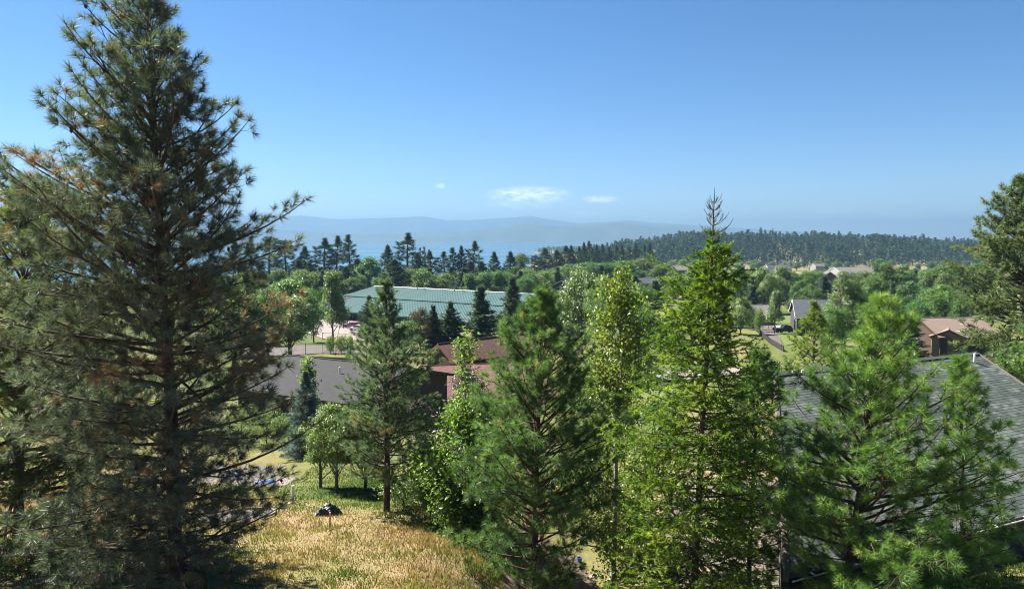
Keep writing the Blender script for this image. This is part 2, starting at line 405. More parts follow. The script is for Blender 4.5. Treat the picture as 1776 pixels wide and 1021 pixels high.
# ------------------------------------------------------------------ tree builders (each returns a dict part name -> mesh)
def trunk_path(H, lean, r, wig=.02, n=14, curve=0.0):
    t = np.linspace(0, 1, n)
    w = np.cumsum(r.normal(size=(n, 2)) * wig * H / n, axis=0); w[0] = 0
    return np.stack([lean[0] * t + w[:, 0] + curve * t * t, lean[1] * t + w[:, 1], H * t], 1)
def branch_path(base, az, L, e0, e1, r, n=7, wob=.10):
    s = np.linspace(0, 1, n)
    e = e0 + (e1 - e0) * s ** 1.4
    a = az + np.cumsum(r.normal(size=n)) * wob
    d = np.stack([np.sin(a) * np.cos(e), np.cos(a) * np.cos(e), np.sin(e)], 1)
    p = np.concatenate([[base], base + np.cumsum(d[:-1] * (L / (n - 1)), axis=0)])
    return p, d
def pine(seed, H, prof, base=.12, gap=.42, nbr=(4, 6), nl=.17, nn=50, nw=.007, tgap=.26, lean=(0, 0), tr=.2, elev=(-6, 55),
         dead=.04, cones=0, sub=.42, start=.3, mats=(None, None), jit=.3, light=0.0, tipn=3, shoot=.11, lod=0, skip=0.0, en=7, vs=(-.08, .35)):
    """pine: whorls of boughs that turn up at the tips, side twigs, a brush of long needles round every twig end"""
    r = np.random.default_rng(seed)
    tk, lm, cr, cn = Acc(), Acc(), Acc(), Acc()
    P = trunk_path(H, lean, r)
    zt = P[:, 2] / H
    tube(tk, P, tr * (1 - zt) ** .85 + .012, 10 if not lod else 6)
    pf = np.array(prof, float)
    tp, ta, tt, tl = [], [], [], []
    def tip(p, d, t, l=1.0):
        tp.append(p); ta.append(d); tt.append(t); tl.append(l)
    h = base * H
    cpos = []
    while h < H * .985:
        fr = h / H
        c = np.array([np.interp(fr, zt, P[:, k]) for k in range(3)])
        rl, rr = np.interp(fr, pf[:, 0], pf[:, 1]), np.interp(fr, pf[:, 0], pf[:, 2])
        m = r.integers(nbr[0], nbr[1] + 1); a0 = r.random() * 6.28
        for k in range(m):
            if r.random() < skip: continue
            az = a0 + k * 2 * math.pi / m + r.normal() * .25
            w = .5 + .5 * math.sin(az)
            e0 = R(elev[0] + (elev[1] - elev[0]) * fr ** 1.3 + r.normal() * en)
            e1 = min(R(78), e0 + R(r.uniform(6, 38)))
            tn = math.tan(min(R(62), (e0 + e1) / 2))
            L = rl * (1 - w) + rr * w
            for _ in range(3):
                f2 = min(1.0, fr + L * tn / H)
                L = .5 * L + .5 * (np.interp(f2, pf[:, 0], pf[:, 1]) * (1 - w) + np.interp(f2, pf[:, 0], pf[:, 2]) * w)
            L = 1.16 * L * (1 + jit * r.normal() * .6 - jit * .12) - nl * .55
            L = max(.12, min(L, (H * 1.01 - h) / max(tn, .3)))
            cc = c + np.array([0, 0, r.normal() * gap * .22])
            Lp = L / max(.70, math.cos((e0 + e1) / 2))
            p, d = branch_path(cc, az, Lp, e0, e1, r)
            bt = float(np.clip(.45 + r.normal() * .16 + light, 0, .88))
            isdead = r.random() < dead * .5
            tube(lm, p, np.linspace(max(.010, .0135 * Lp + .004), .005, len(p)), 5 if not lod else 3, cap=False)
            tw = lambda: .97 if (isdead or r.random() < dead) else float(np.clip(bt + r.normal() * .12, 0, .9))
            tip(p[-1], d[-1], tw(), 1.1)
            s = start + r.random() * .1
            side = 1 if r.random() < .5 else -1
            while s < .97:
                x = s * (len(p) - 1); i = min(int(x), len(p) - 2); q = p[i] + (p[i + 1] - p[i]) * (x - i)
                dd = d[i]
                ln = sub * (Lp * (1 - s) * .9 + .35) * r.uniform(.6, 1.15)
                hz = np.cross(dd, [0, 0, 1]); hz = hz / (np.linalg.norm(hz) + 1e-6)
                v = dd * r.uniform(.55, .9) + hz * side * r.uniform(.5, .95) + np.array([0, 0, r.uniform(*vs)])
                v /= np.linalg.norm(v); v2 = v + np.array([0, 0, r.uniform(.1, .6)]); v2 /= np.linalg.norm(v2)
                e = np.stack([q, q + v * ln * .5, q + v * ln * .5 + v2 * ln * .5])
                tube(lm, e, [.007, .005, .004], 3, cap=False)
                tip(e[2], v2, tw())
                kk = int(ln / tgap)
                for g in range(kk):
                    f = 1 - (g + 1) / (kk + .6)
                    b = e[1] + (e[2] - e[1]) * (f * 2 - 1) if f > .5 else e[0] + (e[1] - e[0]) * f * 2
                    sv = v + hz * r.normal() * .9 + np.array([0, 0, r.normal() * .45 + .25]); sv /= np.linalg.norm(sv)
                    tl_ = r.uniform(.12, .3) * (nl / .17)
                    tip(b + sv * tl_, sv, tw(), .95)
                    if not lod: tube(lm, np.stack([b, b + sv * tl_]), [.004, .003], 3, cap=False)
                if cones and r.random() < cones: cpos.append(e[1] + r.normal(size=3) * .04)
                side = -side
                s += tgap / max(Lp, .4) * r.uniform(.75, 1.25)
        h += gap * r.uniform(.75, 1.25) * (1 - .35 * fr)
    top = P[-1]
    for k in range(tipn): tip(top - np.array([0, 0, .22 * k * nl / .17]), np.array([r.normal() * .15, r.normal() * .15, 1.]), .5 + light)
    tufts(cr, np.array(tp), np.array(ta), nl * np.array(tl), np.array(tt), nn, nw, shoot, r)
    out = {'trunk': tk.mesh('trunk', mats[0], True), 'boughs': lm.mesh('boughs', mats[0], True), 'needles': cr.mesh('needles', mats[1])}
    if cpos:
        for c in cpos:
            s = r.uniform(.045, .07)
            th = np.arange(6) * math.pi / 3
            v = [c + np.array([0, 0, s])] + [c + s * .62 * np.array([math.cos(a), math.sin(a), .35]) for a in th] + [c + s * .6 * np.array([math.cos(a), math.sin(a), -.5]) for a in th] + [c - np.array([0, 0, s * .9])]
            f = []
            for i in range(6):
                j = (i + 1) % 6
                f += [(0, 1 + i, 1 + j), (1 + i, 7 + i, 7 + j), (1 + i, 7 + j, 1 + j), (13, 7 + j, 7 + i)]
            cn.add(v, f3=f)
        out['cones'] = cn.mesh('cones', M_cone)
    return out
def larch(seed, H, prof, base=.06, gap=.36, nbr=(4, 6), tr=.14, lean=(0, 0), mats=(None, None), bare=.86, nn=46, density=1.0, width=.014, nlen=.075):
    """larch: long boughs dipping then rising, hung with finger-like twigs thick with short needles, bare upswept shoots at the top"""
    r = np.random.default_rng(seed)
    tk, lm, cr, sh = Acc(), Acc(), Acc(), Acc()
    P = trunk_path(H, lean, r, .012)
    zt = P[:, 2] / H
    tube(tk, P, tr * (1 - zt) ** .8 + .006, 9)
    pf = np.array(prof, float)
    segs, tints = [], []
    h = base * H
    while h < H * .975:
        fr = h / H
        c = np.array([np.interp(fr, zt, P[:, k]) for k in range(3)])
        m = r.integers(nbr[0], nbr[1] + 1); a0 = r.random() * 6.28
        isbare = fr > bare
        for k in range(m):
            az = a0 + k * 2 * math.pi / m + r.normal() * .3
            w = .5 + .5 * math.sin(az)
            L = max(.15, (np.interp(fr, pf[:, 0], pf[:, 1]) * (1 - w) + np.interp(fr, pf[:, 0], pf[:, 2]) * w) * (1.04 - .28 * fr) * (1 + .24 * r.normal()))
            if isbare: e0, e1 = R(14 + 22 * r.random()), R(80)
            else: e0, e1 = R(-12 + 30 * fr + r.normal() * 8), R(18 + 25 * fr + r.normal() * 10)
            Lp = L * (1.25 if isbare else 1.05)
            p, d = branch_path(c, az, Lp, e0, e1, r, 8, .09)
            tube(sh if isbare else lm, p, np.linspace(.009 if isbare else .012 + .006 * Lp, .0055 if isbare else .004, len(p)), 5, cap=False)
            if isbare:
                for q in range(r.integers(3, 7)):
                    i = r.integers(1, 7); v = d[i] + r.normal(size=3) * .35 + np.array([0, 0, .4]); v /= np.linalg.norm(v)
                    tube(sh, np.stack([p[i], p[i] + v * r.uniform(.05, .16)]), [.006, .004], 3, cap=False)
                if fr < .91:
                    segs.append(np.stack([p[0], p[2], p[4]])); tints.append(.4)
                continue
            bt = float(np.clip(.46 + r.normal() * .26, .02, .98))
            segs.append(p[[3, 5, 7]]); tints.append(bt)
            s = .16
            side = 1
            while s < .98:
                x = s * 7; i = min(int(x), 6); q = p[i] + (p[i + 1] - p[i]) * (x - i)
                hz = np.cross(d[i], [0, 0, 1]); hz /= np.linalg.norm(hz) + 1e-6
                v = d[i] * r.uniform(.2, .8) + hz * side * r.uniform(.3, .9) + np.array([0, 0, r.uniform(-.75, .12)])
                v /= np.linalg.norm(v)
                ln = r.uniform(.28, .85) * (.5 + .5 * min(1, L / 1.1))
                v2 = v + np.array([0, 0, r.uniform(-.35, .8)]); v2 /= np.linalg.norm(v2)
                e = np.stack([q, q + v * ln * .5, q + v * ln * .5 + v2 * ln * .5])
                tube(lm, e, [.006, .004, .003], 3, cap=False)
                segs.append(e); tints.append(float(np.clip(bt + r.normal() * .14, 0, 1)))
                if r.random() < .35:
                    g = e[1]; v3 = v + hz * r.normal() * .8 + np.array([0, 0, r.normal() * .4]); v3 /= np.linalg.norm(v3)
                    segs.append(np.stack([g, g + v3 * ln * .3, g + v3 * ln * .6])); tints.append(bt)
                side = -side
                s += .155 / max(Lp, .35) / density * r.uniform(.7, 1.3)
        h += gap * r.uniform(.75, 1.25) * (1 - .4 * fr)
    S = np.array(segs); T = len(S); tn = np.array(tints)
    u = r.random((T, nn)) ** .8
    a, b, c = S[:, 0][:, None], S[:, 1][:, None], S[:, 2][:, None]
    uu = u[..., None]
    o = np.where(uu < .5, a + (b - a) * uu * 2, b + (c - b) * (uu * 2 - 1))
    ax = unit(np.where(uu < .5, b - a, c - b))
    dr = unit(ax * .75 + r.normal(size=(T, nn, 3)) * .62)
    t = o + dr * (nlen * (.6 + .7 * r.random((T, nn))))[..., None]
    sd = unit(np.cross(dr, r.normal(size=(T, nn, 3)))) * width / 2
    v = np.stack([o - sd, o + sd, t], 2).reshape(-1, 3)
    cr.add(v, f3=np.arange(len(v)).reshape(-1, 3), tint=np.repeat((tn[:, None] + r.normal(size=(T, nn)) * .05).clip(0, 1).reshape(-1), 3))
    return {'trunk': tk.mesh('trunk', mats[0], True), 'boughs': lm.mesh('boughs', mats[0], True), 'bare_shoots': sh.mesh('bare_shoots', M_shoot, True), 'needles': cr.mesh('needles', mats[1])}
def spruce(seed, H, Rb, mats, base=.06, gap=.4, nn=9, nlen=.16, nw=.03, step=.16, tr=.15, droop=-14, power=.9, nbr=(6, 9), rag=.18):
    r = np.random.default_rng(seed)
    tk, lm, cr = Acc(), Acc(), Acc()
    P = trunk_path(H, (0, 0), r, .004); tube(tk, P, tr * (1 - P[:, 2] / H) + .015, 7)
    tp, ta, tt = [], [], []
    h = base * H
    while h < H * .985:
        fr = (h / H - base) / (1 - base)
        rad = Rb * (1 - fr) ** power * (.55 + .45 * min(1, fr * 6 + .4))
        m = r.integers(nbr[0], nbr[1] + 1); a0 = r.random() * 6.28
        c = np.array([np.interp(h, P[:, 2], P[:, 0]), np.interp(h, P[:, 2], P[:, 1]), h])
        for k in range(m):
            az = a0 + k * 6.283 / m + r.normal() * .15
            L = max(.12, rad * (1 + rag * r.normal()))
            p, d = branch_path(c + [0, 0, r.normal() * gap * .2], az, L, R(droop + 40 * fr), R(droop + 24 + 40 * fr), r, 5, .05)
            tube(lm, p, np.linspace(.01 + .008 * L, .005, 5), 3, cap=False)
            bt = float(np.clip(.5 + r.normal() * .18, 0, 1))
            s = .25
            while s <= 1.0:
                x = s * 4; i = min(int(x), 3); q = p[i] + (p[i + 1] - p[i]) * (x - i)
                wd = (1 - s) * L * .36 + .05
                hz = np.cross(d[i], [0, 0, 1]); hz /= np.linalg.norm(hz) + 1e-6
                for sd in (-1, 0, 1):
                    tp.append(q + hz * sd * wd * r.uniform(.5, 1.1) + np.array([0, 0, -abs(sd) * wd * .18])); ta.append(d[i] + hz * sd * .7); tt.append(float(np.clip(bt + r.normal() * .1, 0, 1)))
                s += step / max(L, .2)
        h += gap * r.uniform(.8, 1.2) * (1 - .45 * fr)
    for k in range(4): tp.append(np.array([P[-1, 0], P[-1, 1], H - k * .12 * gap / .4])); ta.append([0, 0, 1.]); tt.append(.6)
    tufts(cr, np.array(tp), np.array(ta), nlen, np.array(tt), nn, nw, nlen * .8, r, 20, 85)
    return {'trunk': tk.mesh('trunk', mats[0], True), 'boughs': lm.mesh('boughs', mats[0], True), 'needles': cr.mesh('needles', mats[1])}
def broadleaf(seed, H, Rx, crown0, mats, lobes=14, nleaf=4000, leaf=.3, tr=.14, shape='round', lr=(.3, .5), spread=.8, clump=6, top=1.0, hollow=.5, forks=1):
    """trunk, limbs running out to rounded leafy masses, leaves gathered in sprays over each mass"""
    r = np.random.default_rng(seed)
    tk, lm, cr = Acc(), Acc(), Acc()
    P = trunk_path(H * .82, (r.normal() * .02 * H, 0), r, .03)
    tube(tk, P, tr * (1 - P[:, 2] / (H * .9)) + .01, 8)
    cb, ch = crown0 * H, H * (1 - crown0)
    cs = []
    for k in range(lobes):
        f = (k + .5) / lobes
        z = cb + ch * (.12 + .80 * f)
        if shape == 'round': env = math.sqrt(max(0, 1 - (2 * (.1 + .84 * f) - 1.02) ** 2))
        elif shape == 'oval': env = math.sin(math.pi * min(1, .18 + .74 * f)) ** .7 * .9
        elif shape == 'cone': env = (1 - f) ** .8 * .95 + .08
        else: env = .62 + .3 * math.sin(f * 9 + seed)
        a = k * 2.4 + r.normal() * .5
        lrad = Rx * r.uniform(*lr) * (.75 + .25 * env)
        rr_ = max(0, Rx * env - lrad * .75) * r.uniform(.65, 1.0)
        cs.append((np.array([math.cos(a) * rr_, math.sin(a) * rr_, z]), lrad))
        if f > .9: cs[-1] = (np.array([r.normal() * Rx * .1, r.normal() * Rx * .1, H - lrad * .9]), lrad)
    tot = sum(l ** 2 for _, l in cs)
    for c, l in cs:
        zb = max(.12 * H, c[2] - np.linalg.norm(c[:2]) * 1.0 - l * .6)
        b = np.array([np.interp(zb, P[:, 2], P[:, 0]), np.interp(zb, P[:, 2], P[:, 1]), min(zb, H * .8)])
        mid = (b + c) / 2 + np.array([0, 0, -.1 * l]) + r.normal(size=3) * l * .15
        tube(lm, np.stack([b, mid, c]), [tr * .38, tr * .24, tr * .10], 5, cap=False)
        for q in range(4 * forks):
            v = unit(r.normal(size=3)); v[2] = abs(v[2]) * .7
            tube(lm, np.stack([(mid + c) / 2, c + v * l * .45, c + v * l * .85]), [tr * .12, tr * .07, tr * .03], 3, cap=False)
        n = max(6, int(nleaf * l * l / tot / clump))
        v = unit(r.normal(size=(n, 3))); v[:, 2] = np.where(v[:, 2] < -.35, -v[:, 2], v[:, 2])
        rad = l * (hollow + (1 - hollow) * r.random((n, 1)) ** .5) * (1 + .18 * r.normal(size=(n, 1)))
        sc_ = np.array([1, 1, .85])
        cp = c + v * rad * sc_
        bt = .5 + r.normal() * .14
        ct = bt + r.normal(size=n) * .17
        pp = np.repeat(cp, clump, 0) + r.normal(size=(n * clump, 3)) * leaf * .75
        leaves(cr, pp, np.repeat(v * .8 + np.array([0, 0, .5]), clump, 0), leaf, np.repeat(ct, clump) + r.normal(size=n * clump) * .06, r, spread)
    return {'trunk': tk.mesh('trunk', mats[0], True), 'limbs': lm.mesh('limbs', mats[0], True), 'leaves': cr.mesh('leaves', mats[1])}
def spindly(seed, H, tr, brs, mats, leaf=.09, lean=(0, 0), spr=(10, .12), wig=.03):
    """thin-stemmed tree: brs = list of (z0, z1, number of branches, length, leaves per branch, rise in degrees)"""
    r = np.random.default_rng(seed)
    tk, lm, cr = Acc(), Acc(), Acc()
    P = trunk_path(H, lean, r, wig); tube(tk, P, tr * (1 - P[:, 2] / H) ** .8 + .008, 8)
    for z0, z1, n, L, nl, el in brs:
        for k in range(n):
            z = r.uniform(z0, z1) * H
            c = np.array([np.interp(z, P[:, 2], P[:, j]) for j in range(3)])
            ln = L * r.uniform(.6, 1.2); az = k * 2.4 + r.normal() * .6
            p, d = branch_path(c, az, ln, R(el + r.normal() * 12), R(el + 22 + r.normal() * 14), r, 6, .16)
            tube(lm, p, np.linspace(tr * .16 + .006 * ln, .004, 6), 4, cap=False)
            pts = []
            for q in range(max(2, int(nl / spr[0]))):
                s = r.random() ** .6; i = min(int(s * 5), 4); b = p[i] + (p[i + 1] - p[i]) * r.random()
                v = unit(r.normal(size=3) + d[i] * .6 + np.array([0, 0, .15])); e = b + v * r.uniform(.08, .42) * ln * .7
                tube(lm, np.stack([b, e]), [.005, .003], 3, cap=False); pts.append(e)
            pts = np.array(pts)
            pp = np.repeat(pts, spr[0], 0) + r.normal(size=(len(pts) * spr[0], 3)) * spr[1]
            t = np.repeat(.45 + r.normal(size=len(pts)) * .2, spr[0]) + r.normal(size=len(pp)) * .08
            leaves(cr, pp, np.tile([0, 0, .7], (len(pp), 1)), leaf, t, r, 1.0)
    return {'trunk': tk.mesh('trunk', mats[0], True), 'limbs': lm.mesh('limbs', mats[0], True), 'leaves': cr.mesh('leaves', mats[1])}

def plant(name, parts, loc, label, cat='tree', rz=0.0, scale=(1, 1, 1), group=None):
    """a tree at its base; the crown and the boughs are uncountable masses and so carry kind stuff"""
    o = empty(name, loc, rz, scale); tag(o, label, cat, group)
    for k, me in parts.items():
        link(k, me, o, kind=None if k == 'trunk' else 'stuff')
    return o

# ================================================================== THE SETTING
# ---- terrain: one sheet, fine near the camera, coarse towards the ridge
def build_terrain():
    ys = [-38.0]
    while ys[-1] < 5400: ys.append(ys[-1] + max(.45, (ys[-1] + 12) * .024))
    ys = np.array(ys)
    a = np.linspace(-1, 1, 250); a = np.sinh(a * 1.1) / math.sinh(1.1) * 1.45
    Y = np.repeat(ys[:, None], len(a), 1); X = a[None, :] * (np.maximum(Y, -20) + 50)
    Z = ground(X, Y)
    n, m = Y.shape
    i = np.arange(n - 1)[:, None] * m; j = np.arange(m - 1)[None, :]
    q = np.stack([i + j, i + j + 1, i + m + j + 1, i + m + j], -1).reshape(-1, 4)
    acc = Acc(); x, y = X.ravel(), Y.ravel()
    # tint: 0 watered lawn, 1 dry straw
    dry = .62 + .9 * (vnoise(x, y, 9, 3) - .5)
    dry = np.where(y < 60, dry + .12, dry)
    dry -= .55 * np.exp(-((x + 7) / 4.0) ** 2 - ((y - 34.5) / 3.2) ** 2)
    dry -= .34 * np.exp(-((x - 3.5) / 5.0) ** 2 - ((y - 33) / 9.0) ** 2)
    dry -= .30 * sstep(36, 44, y) * (1 - sstep(300, 420, y))
    dry += .45 * sstep(1000, 1300, y) * sstep(.05, .12, x / np.maximum(y, 1)) * (vnoise(x, y, 90, 2) - .25)
    acc.add(np.stack([x, y, Z.ravel()], 1), f4=q, tint=dry.clip(0, 1))
    m_, nn, ll = new_mat('ground_grass')
    at_ = nn.new('ShaderNodeAttribute'); at_.attribute_name = 'tint'
    tc = nn.new('ShaderNodeTexCoord')
    n1 = nn.new('ShaderNodeTexNoise'); n1.inputs['Scale'].default_value = 2.2; n1.inputs['Detail'].default_value = 9; n1.inputs['Roughness'].default_value = .68
    n2 = nn.new('ShaderNodeTexNoise'); n2.inputs['Scale'].default_value = .22; n2.inputs['Detail'].default_value = 5
    ll.new(tc.outputs['Object'], n1.inputs['Vector']); ll.new(tc.outputs['Object'], n2.inputs['Vector'])
    def mth(op, a, b):
        k = nn.new('ShaderNodeMath'); k.operation = op
        for s, v in zip(k.inputs, (a, b)):
            if isinstance(v, (int, float)): s.default_value = v
            else: ll.new(v, s)
        return k.outputs[0]
    f = mth('ADD', at_.outputs['Fac'], mth('MULTIPLY', mth('SUBTRACT', n1.outputs[0], .5), .75))
    f = mth('ADD', f, mth('MULTIPLY', mth('SUBTRACT', n2.outputs[0], .5), .35))
    rp = ramp(nn, [(.12, (.038, .058, .016)), (.38, (.085, .097, .028)), (.58, (.142, .124, .054)), (.75, (.185, .138, .075)), (1, (.20, .132, .085))])
    ll.new(f, rp.inputs[0])
    p = nn.new('ShaderNodeBsdfPrincipled'); p.inputs['Roughness'].default_value = .95; p.inputs['Specular IOR Level'].default_value = .1
    ll.new(rp.outputs[0], p.inputs['Base Color'])
    bp = nn.new('ShaderNodeBump'); bp.inputs['Strength'].default_value = .6; bp.inputs['Distance'].default_value = .12
    ll.new(n1.outputs[0], bp.inputs['Height']); ll.new(bp.outputs[0], p.inputs['Normal'])
    o = nn.new('ShaderNodeOutputMaterial'); ll.new(p.outputs[0], o.inputs[0])
    tag(link('ground', acc.mesh('ground', m_, True)), kind='structure')
build_terrain()

# ---- lake
def build_lake():
    m, n, l = new_mat('lake_water')
    p = n.new('ShaderNodeBsdfPrincipled')
    p.inputs['Base Color'].default_value = (.020, .075, .11, 1); p.inputs['Roughness'].default_value = .16
    p.inputs['IOR'].default_value = 1.333
    tc = n.new('ShaderNodeTexCoord')
    mp = n.new('ShaderNodeMapping'); mp.inputs['Scale'].default_value = (.35, 1, 1)
    ns = n.new('ShaderNodeTexNoise'); ns.inputs['Scale'].default_value = .05; ns.inputs['Detail'].default_value = 6
    l.new(tc.outputs['Object'], mp.inputs[0]); l.new(mp.outputs[0], ns.inputs['Vector'])
    bp = n.new('ShaderNodeBump'); bp.inputs['Strength'].default_value = .12; bp.inputs['Distance'].default_value = 2.0
    l.new(ns.outputs[0], bp.inputs['Height']); l.new(bp.outputs[0], p.inputs['Normal'])
    # wind-ruffled bands: rougher water
    n2 = n.new('ShaderNodeTexNoise'); n2.inputs['Scale'].default_value = .0016; n2.inputs['Detail'].default_value = 3
    mp2 = n.new('ShaderNodeMapping'); mp2.inputs['Scale'].default_value = (.22, 1, 1)
    l.new(tc.outputs['Object'], mp2.inputs[0]); l.new(mp2.outputs[0], n2.inputs['Vector'])
    mr = n.new('ShaderNodeMapRange'); mr.inputs['From Min'].default_value = .4; mr.inputs['From Max'].default_value = .6
    mr.inputs['To Min'].default_value = .07; mr.inputs['To Max'].default_value = .34
    l.new(n2.outputs[0], mr.inputs[0]); l.new(mr.outputs[0], p.inputs['Roughness'])
    o = n.new('ShaderNodeOutputMaterial'); l.new(p.outputs[0], o.inputs[0])
    b = Box(); X0, X1, Y0, Y1 = -9000, 9000, 700, 12500
    b.poly([(X0, Y0, 0), (X1, Y0, 0), (X1, Y1, 0), (X0, Y1, 0)], [(0, 1, 2, 3)])
    tag(b.obj('lake', m), kind='structure')
build_lake()

# ---- mountains across the lake: ranges of real hills, outline from the sky line
def build_mountains():
    m = surf('far_forest_slopes', [(.3, (.035, .055, .030)), (.7, (.085, .10, .06))], .004, 1.0, bump=0, spec=0)
    def rng_(name, D, depth, line, seed):
        """line = [(px, py)] of the crest seen from the town"""
        px = np.array([a for a, _ in line]); py = np.array([b for _, b in line])
        xs = np.linspace((px[0] - CX) / F * D, (px[-1] - CX) / F * D, 240)
        crest = np.interp(xs / D * F + CX, px, py)
        hgt = EYE + np.tan(np.arctan((CY - crest) / F) - PITCH) * D
        ys = np.linspace(0, 1, 44)
        X = np.repeat(xs[None], len(ys), 0); T = np.repeat(ys[:, None], len(xs), 1)
        prof = np.where(T < .5, sstep(0, .5, T) ** .85, 1 - .75 * sstep(.5, 1, T))
        Y = D + (T - .5) * depth
        rid = vnoise(X + seed * 991, Y, 900, 4) - .5
        Z = -2 + (hgt[None] + 2) * prof * (1 + rid * .9 * (1 - np.exp(-((T - .5) / .12) ** 2)) )
        n, k = X.shape
        i = np.arange(n - 1)[:, None] * k; j = np.arange(k - 1)[None, :]
        q = np.stack([i + j, i + j + 1, i + k + j + 1, i + k + j], -1).reshape(-1, 4)
        acc = Acc(); acc.add(np.stack([X, Y, Z], -1).reshape(-1, 3), f4=q)
        tag(link(name, acc.mesh(name, m, True)), kind='structure')
    rng_('mountains', 13600, 3000, [(-500, 372), (0, 368), (300, 374), (460, 374), (540, 376), (585, 381), (640, 379), (700, 377), (735, 375), (780, 384), (850, 380),
         (880, 378), (918, 374.5), (950, 380), (1000, 387), (1040, 386), (1085, 383), (1130, 387), (1190, 390), (1260, 394), (1340, 399), (1420, 405), (1500, 411), (1600, 416), (2300, 418)], 1)
    rng_('foothills', 8900, 1500, [(-500, 392), (100, 396), (460, 398), (560, 402), (640, 406), (760, 404), (830, 399), (870, 394), (908, 388), (950, 392), (1010, 391), (1075, 386), (1120, 391), (1200, 396), (1300, 403), (1420, 411), (1700, 418)], 2)
build_mountains()

# ---- haze: one box of even pale air round everything
def build_haze():
    m, n, l = new_mat('haze_air')
    v = n.new('ShaderNodeVolumePrincipled')
    v.inputs['Color'].default_value = (.155, .264, .405, 1)
    v.inputs['Density'].default_value = 1.5e-4
    v.inputs['Anisotropy'].default_value = .25
    o = n.new('ShaderNodeOutputMaterial'); l.new(v.outputs[0], o.inputs['Volume'])
    b = Box().box(-12500, 12500, -700, 15800, -8, 430)
    tag(b.obj('haze', m), kind='stuff')
build_haze()

# ---- sheets that follow the ground
def sheet(name, pts, off, step, mat, kind='structure'):
    bm = bmesh.new()
    vs = [bm.verts.new((p[0], p[1], 0)) for p in pts]
    bm.faces.new(vs)
    xs = [p[0] for p in pts]; ys = [p[1] for p in pts]
    for lo, hi, ax in ((min(xs), max(xs), 0), (min(ys), max(ys), 1)):
        k = lo + step
        while k < hi:
            co = (k, 0, 0) if ax == 0 else (0, k, 0); no = (1, 0, 0) if ax == 0 else (0, 1, 0)
            bmesh.ops.bisect_plane(bm, geom=bm.verts[:] + bm.edges[:] + bm.faces[:], plane_co=co, plane_no=no)
            k += step
    bmesh.ops.triangulate(bm, faces=bm.faces[:])
    for v in bm.verts: v.co.z = G(v.co.x, v.co.y) + off
    bmesh.ops.recalc_face_normals(bm, faces=bm.faces[:])
    me = bpy.data.meshes.new(name); bm.to_mesh(me); bm.free()
    if me.polygons and me.polygons[0].normal.z < 0: me.flip_normals()
    me.materials.append(mat)
    return tag(link(name, me), kind=kind)
def px_poly(*pp): return [on_ground(x, y) for x, y in pp]
M_asph = surf('worn_asphalt', [(.3, (0.0629, 0.05328, 0.04884)), (.7, (0.0925, 0.07992, 0.074))], 1.2, .95, bump=.1)
M_pave = surf('pale_paving', [(.3, (0.148, 0.1221, 0.1073)), (.7, (0.1998, 0.1665, 0.148))], .8, .9, bump=.05)
M_conc = surf('driveway_concrete', [(.3, (0.1924, 0.1813, 0.1628)), (.7, (0.2516, 0.2405, 0.222))], 1.5, .9, bump=.05)
M_gravel = surf('pinkish_gravel', [(.28, (0.0629, 0.0481, 0.03848)), (.5, (0.1258, 0.0999, 0.08288)), (.75, (0.1998, 0.1665, 0.1406))], 9, .97, detail=8, bump=.8)
M_lawn = surf('watered_lawn', [(.3, (0.0444, 0.074, 0.01628)), (.7, (0.0962, 0.1258, 0.0296))], 1.5, .95, bump=.3)
M_dlawn = surf('dry_lawn', [(.3, (0.1036, 0.111, 0.0296)), (.7, (0.1776, 0.1554, 0.0518))], .8, .95, bump=.3)
M_soil = surf('bare_soil', [(.3, (0.0666, 0.04588, 0.03182)), (.6, (0.1258, 0.09028, 0.06808)), (.8, (0.1924, 0.148, 0.1147))], 5, .97, detail=8, bump=.8)

road = sheet('road', px_poly((1358, 600), (1343, 564), (1340, 545), (1341, 530), (1332, 524), (1300, 521), (1298, 524), (1318, 533), (1318, 541), (1306, 549), (1298, 556), (1318, 573), (1338, 590), (1352, 601)), .14, 4, M_asph)
sheet('driveway_apron', px_poly((1276, 543), (1309, 547), (1306, 552), (1276, 549)), .18, 3, M_conc)
sheet('driveway', px_poly((1344, 564), (1390, 565), (1386, 571), (1348, 572)), .18, 3, M_conc)
sheet('lawn', px_poly((1344, 574), (1390, 573), (1400, 590), (1362, 600)), .10, 3, M_lawn)
sheet('verge', px_poly((1300, 517), (1372, 516), (1372, 521), (1332, 521)), .10, 4, M_lawn)
sheet('roadside_lawn', px_poly((1345, 545), (1376, 545), (1380, 561), (1346, 561)), .10, 3, M_lawn)
sheet('parking_lot', px_poly((520, 572), (555, 545), (600, 542), (690, 556), (700, 578), (640, 592), (560, 588)), .12, 5, M_pave)
sheet('lot_beyond', px_poly((540, 520), (600, 521), (600, 530), (530, 532)), .2, 8, M_pave)
sheet('lane', px_poly((420, 604), (520, 599), (700, 601), (700, 614), (560, 613), (420, 622)), .10, 3, M_asph)
sheet('street', px_poly((1040, 652), (1130, 646), (1260, 640), (1330, 632), (1330, 646), (1180, 660), (1060, 668), (1040, 668)), .10, 2.5, M_pave)
sheet('yard_lawn', px_poly((1000, 668), (1170, 663), (1200, 690), (1010, 692)), .06, 2, M_lawn)
sheet('gravel_drive', [(7.6, 18.2), (8.4, 20.6), (11.6, 29.6), (13.6, 36.4), (9.0, 38), (6.2, 30), (5.4, 24), (5.6, 19.5)], .05, .8, M_gravel)
sheet('bare_soil', [(4.6, 19.5), (3.6, 23), (2.6, 28), (-.2, 30), (-1.4, 27), (-.2, 22.5), (1.2, 19.6), (3.6, 17.6)], .035, .6, M_soil)

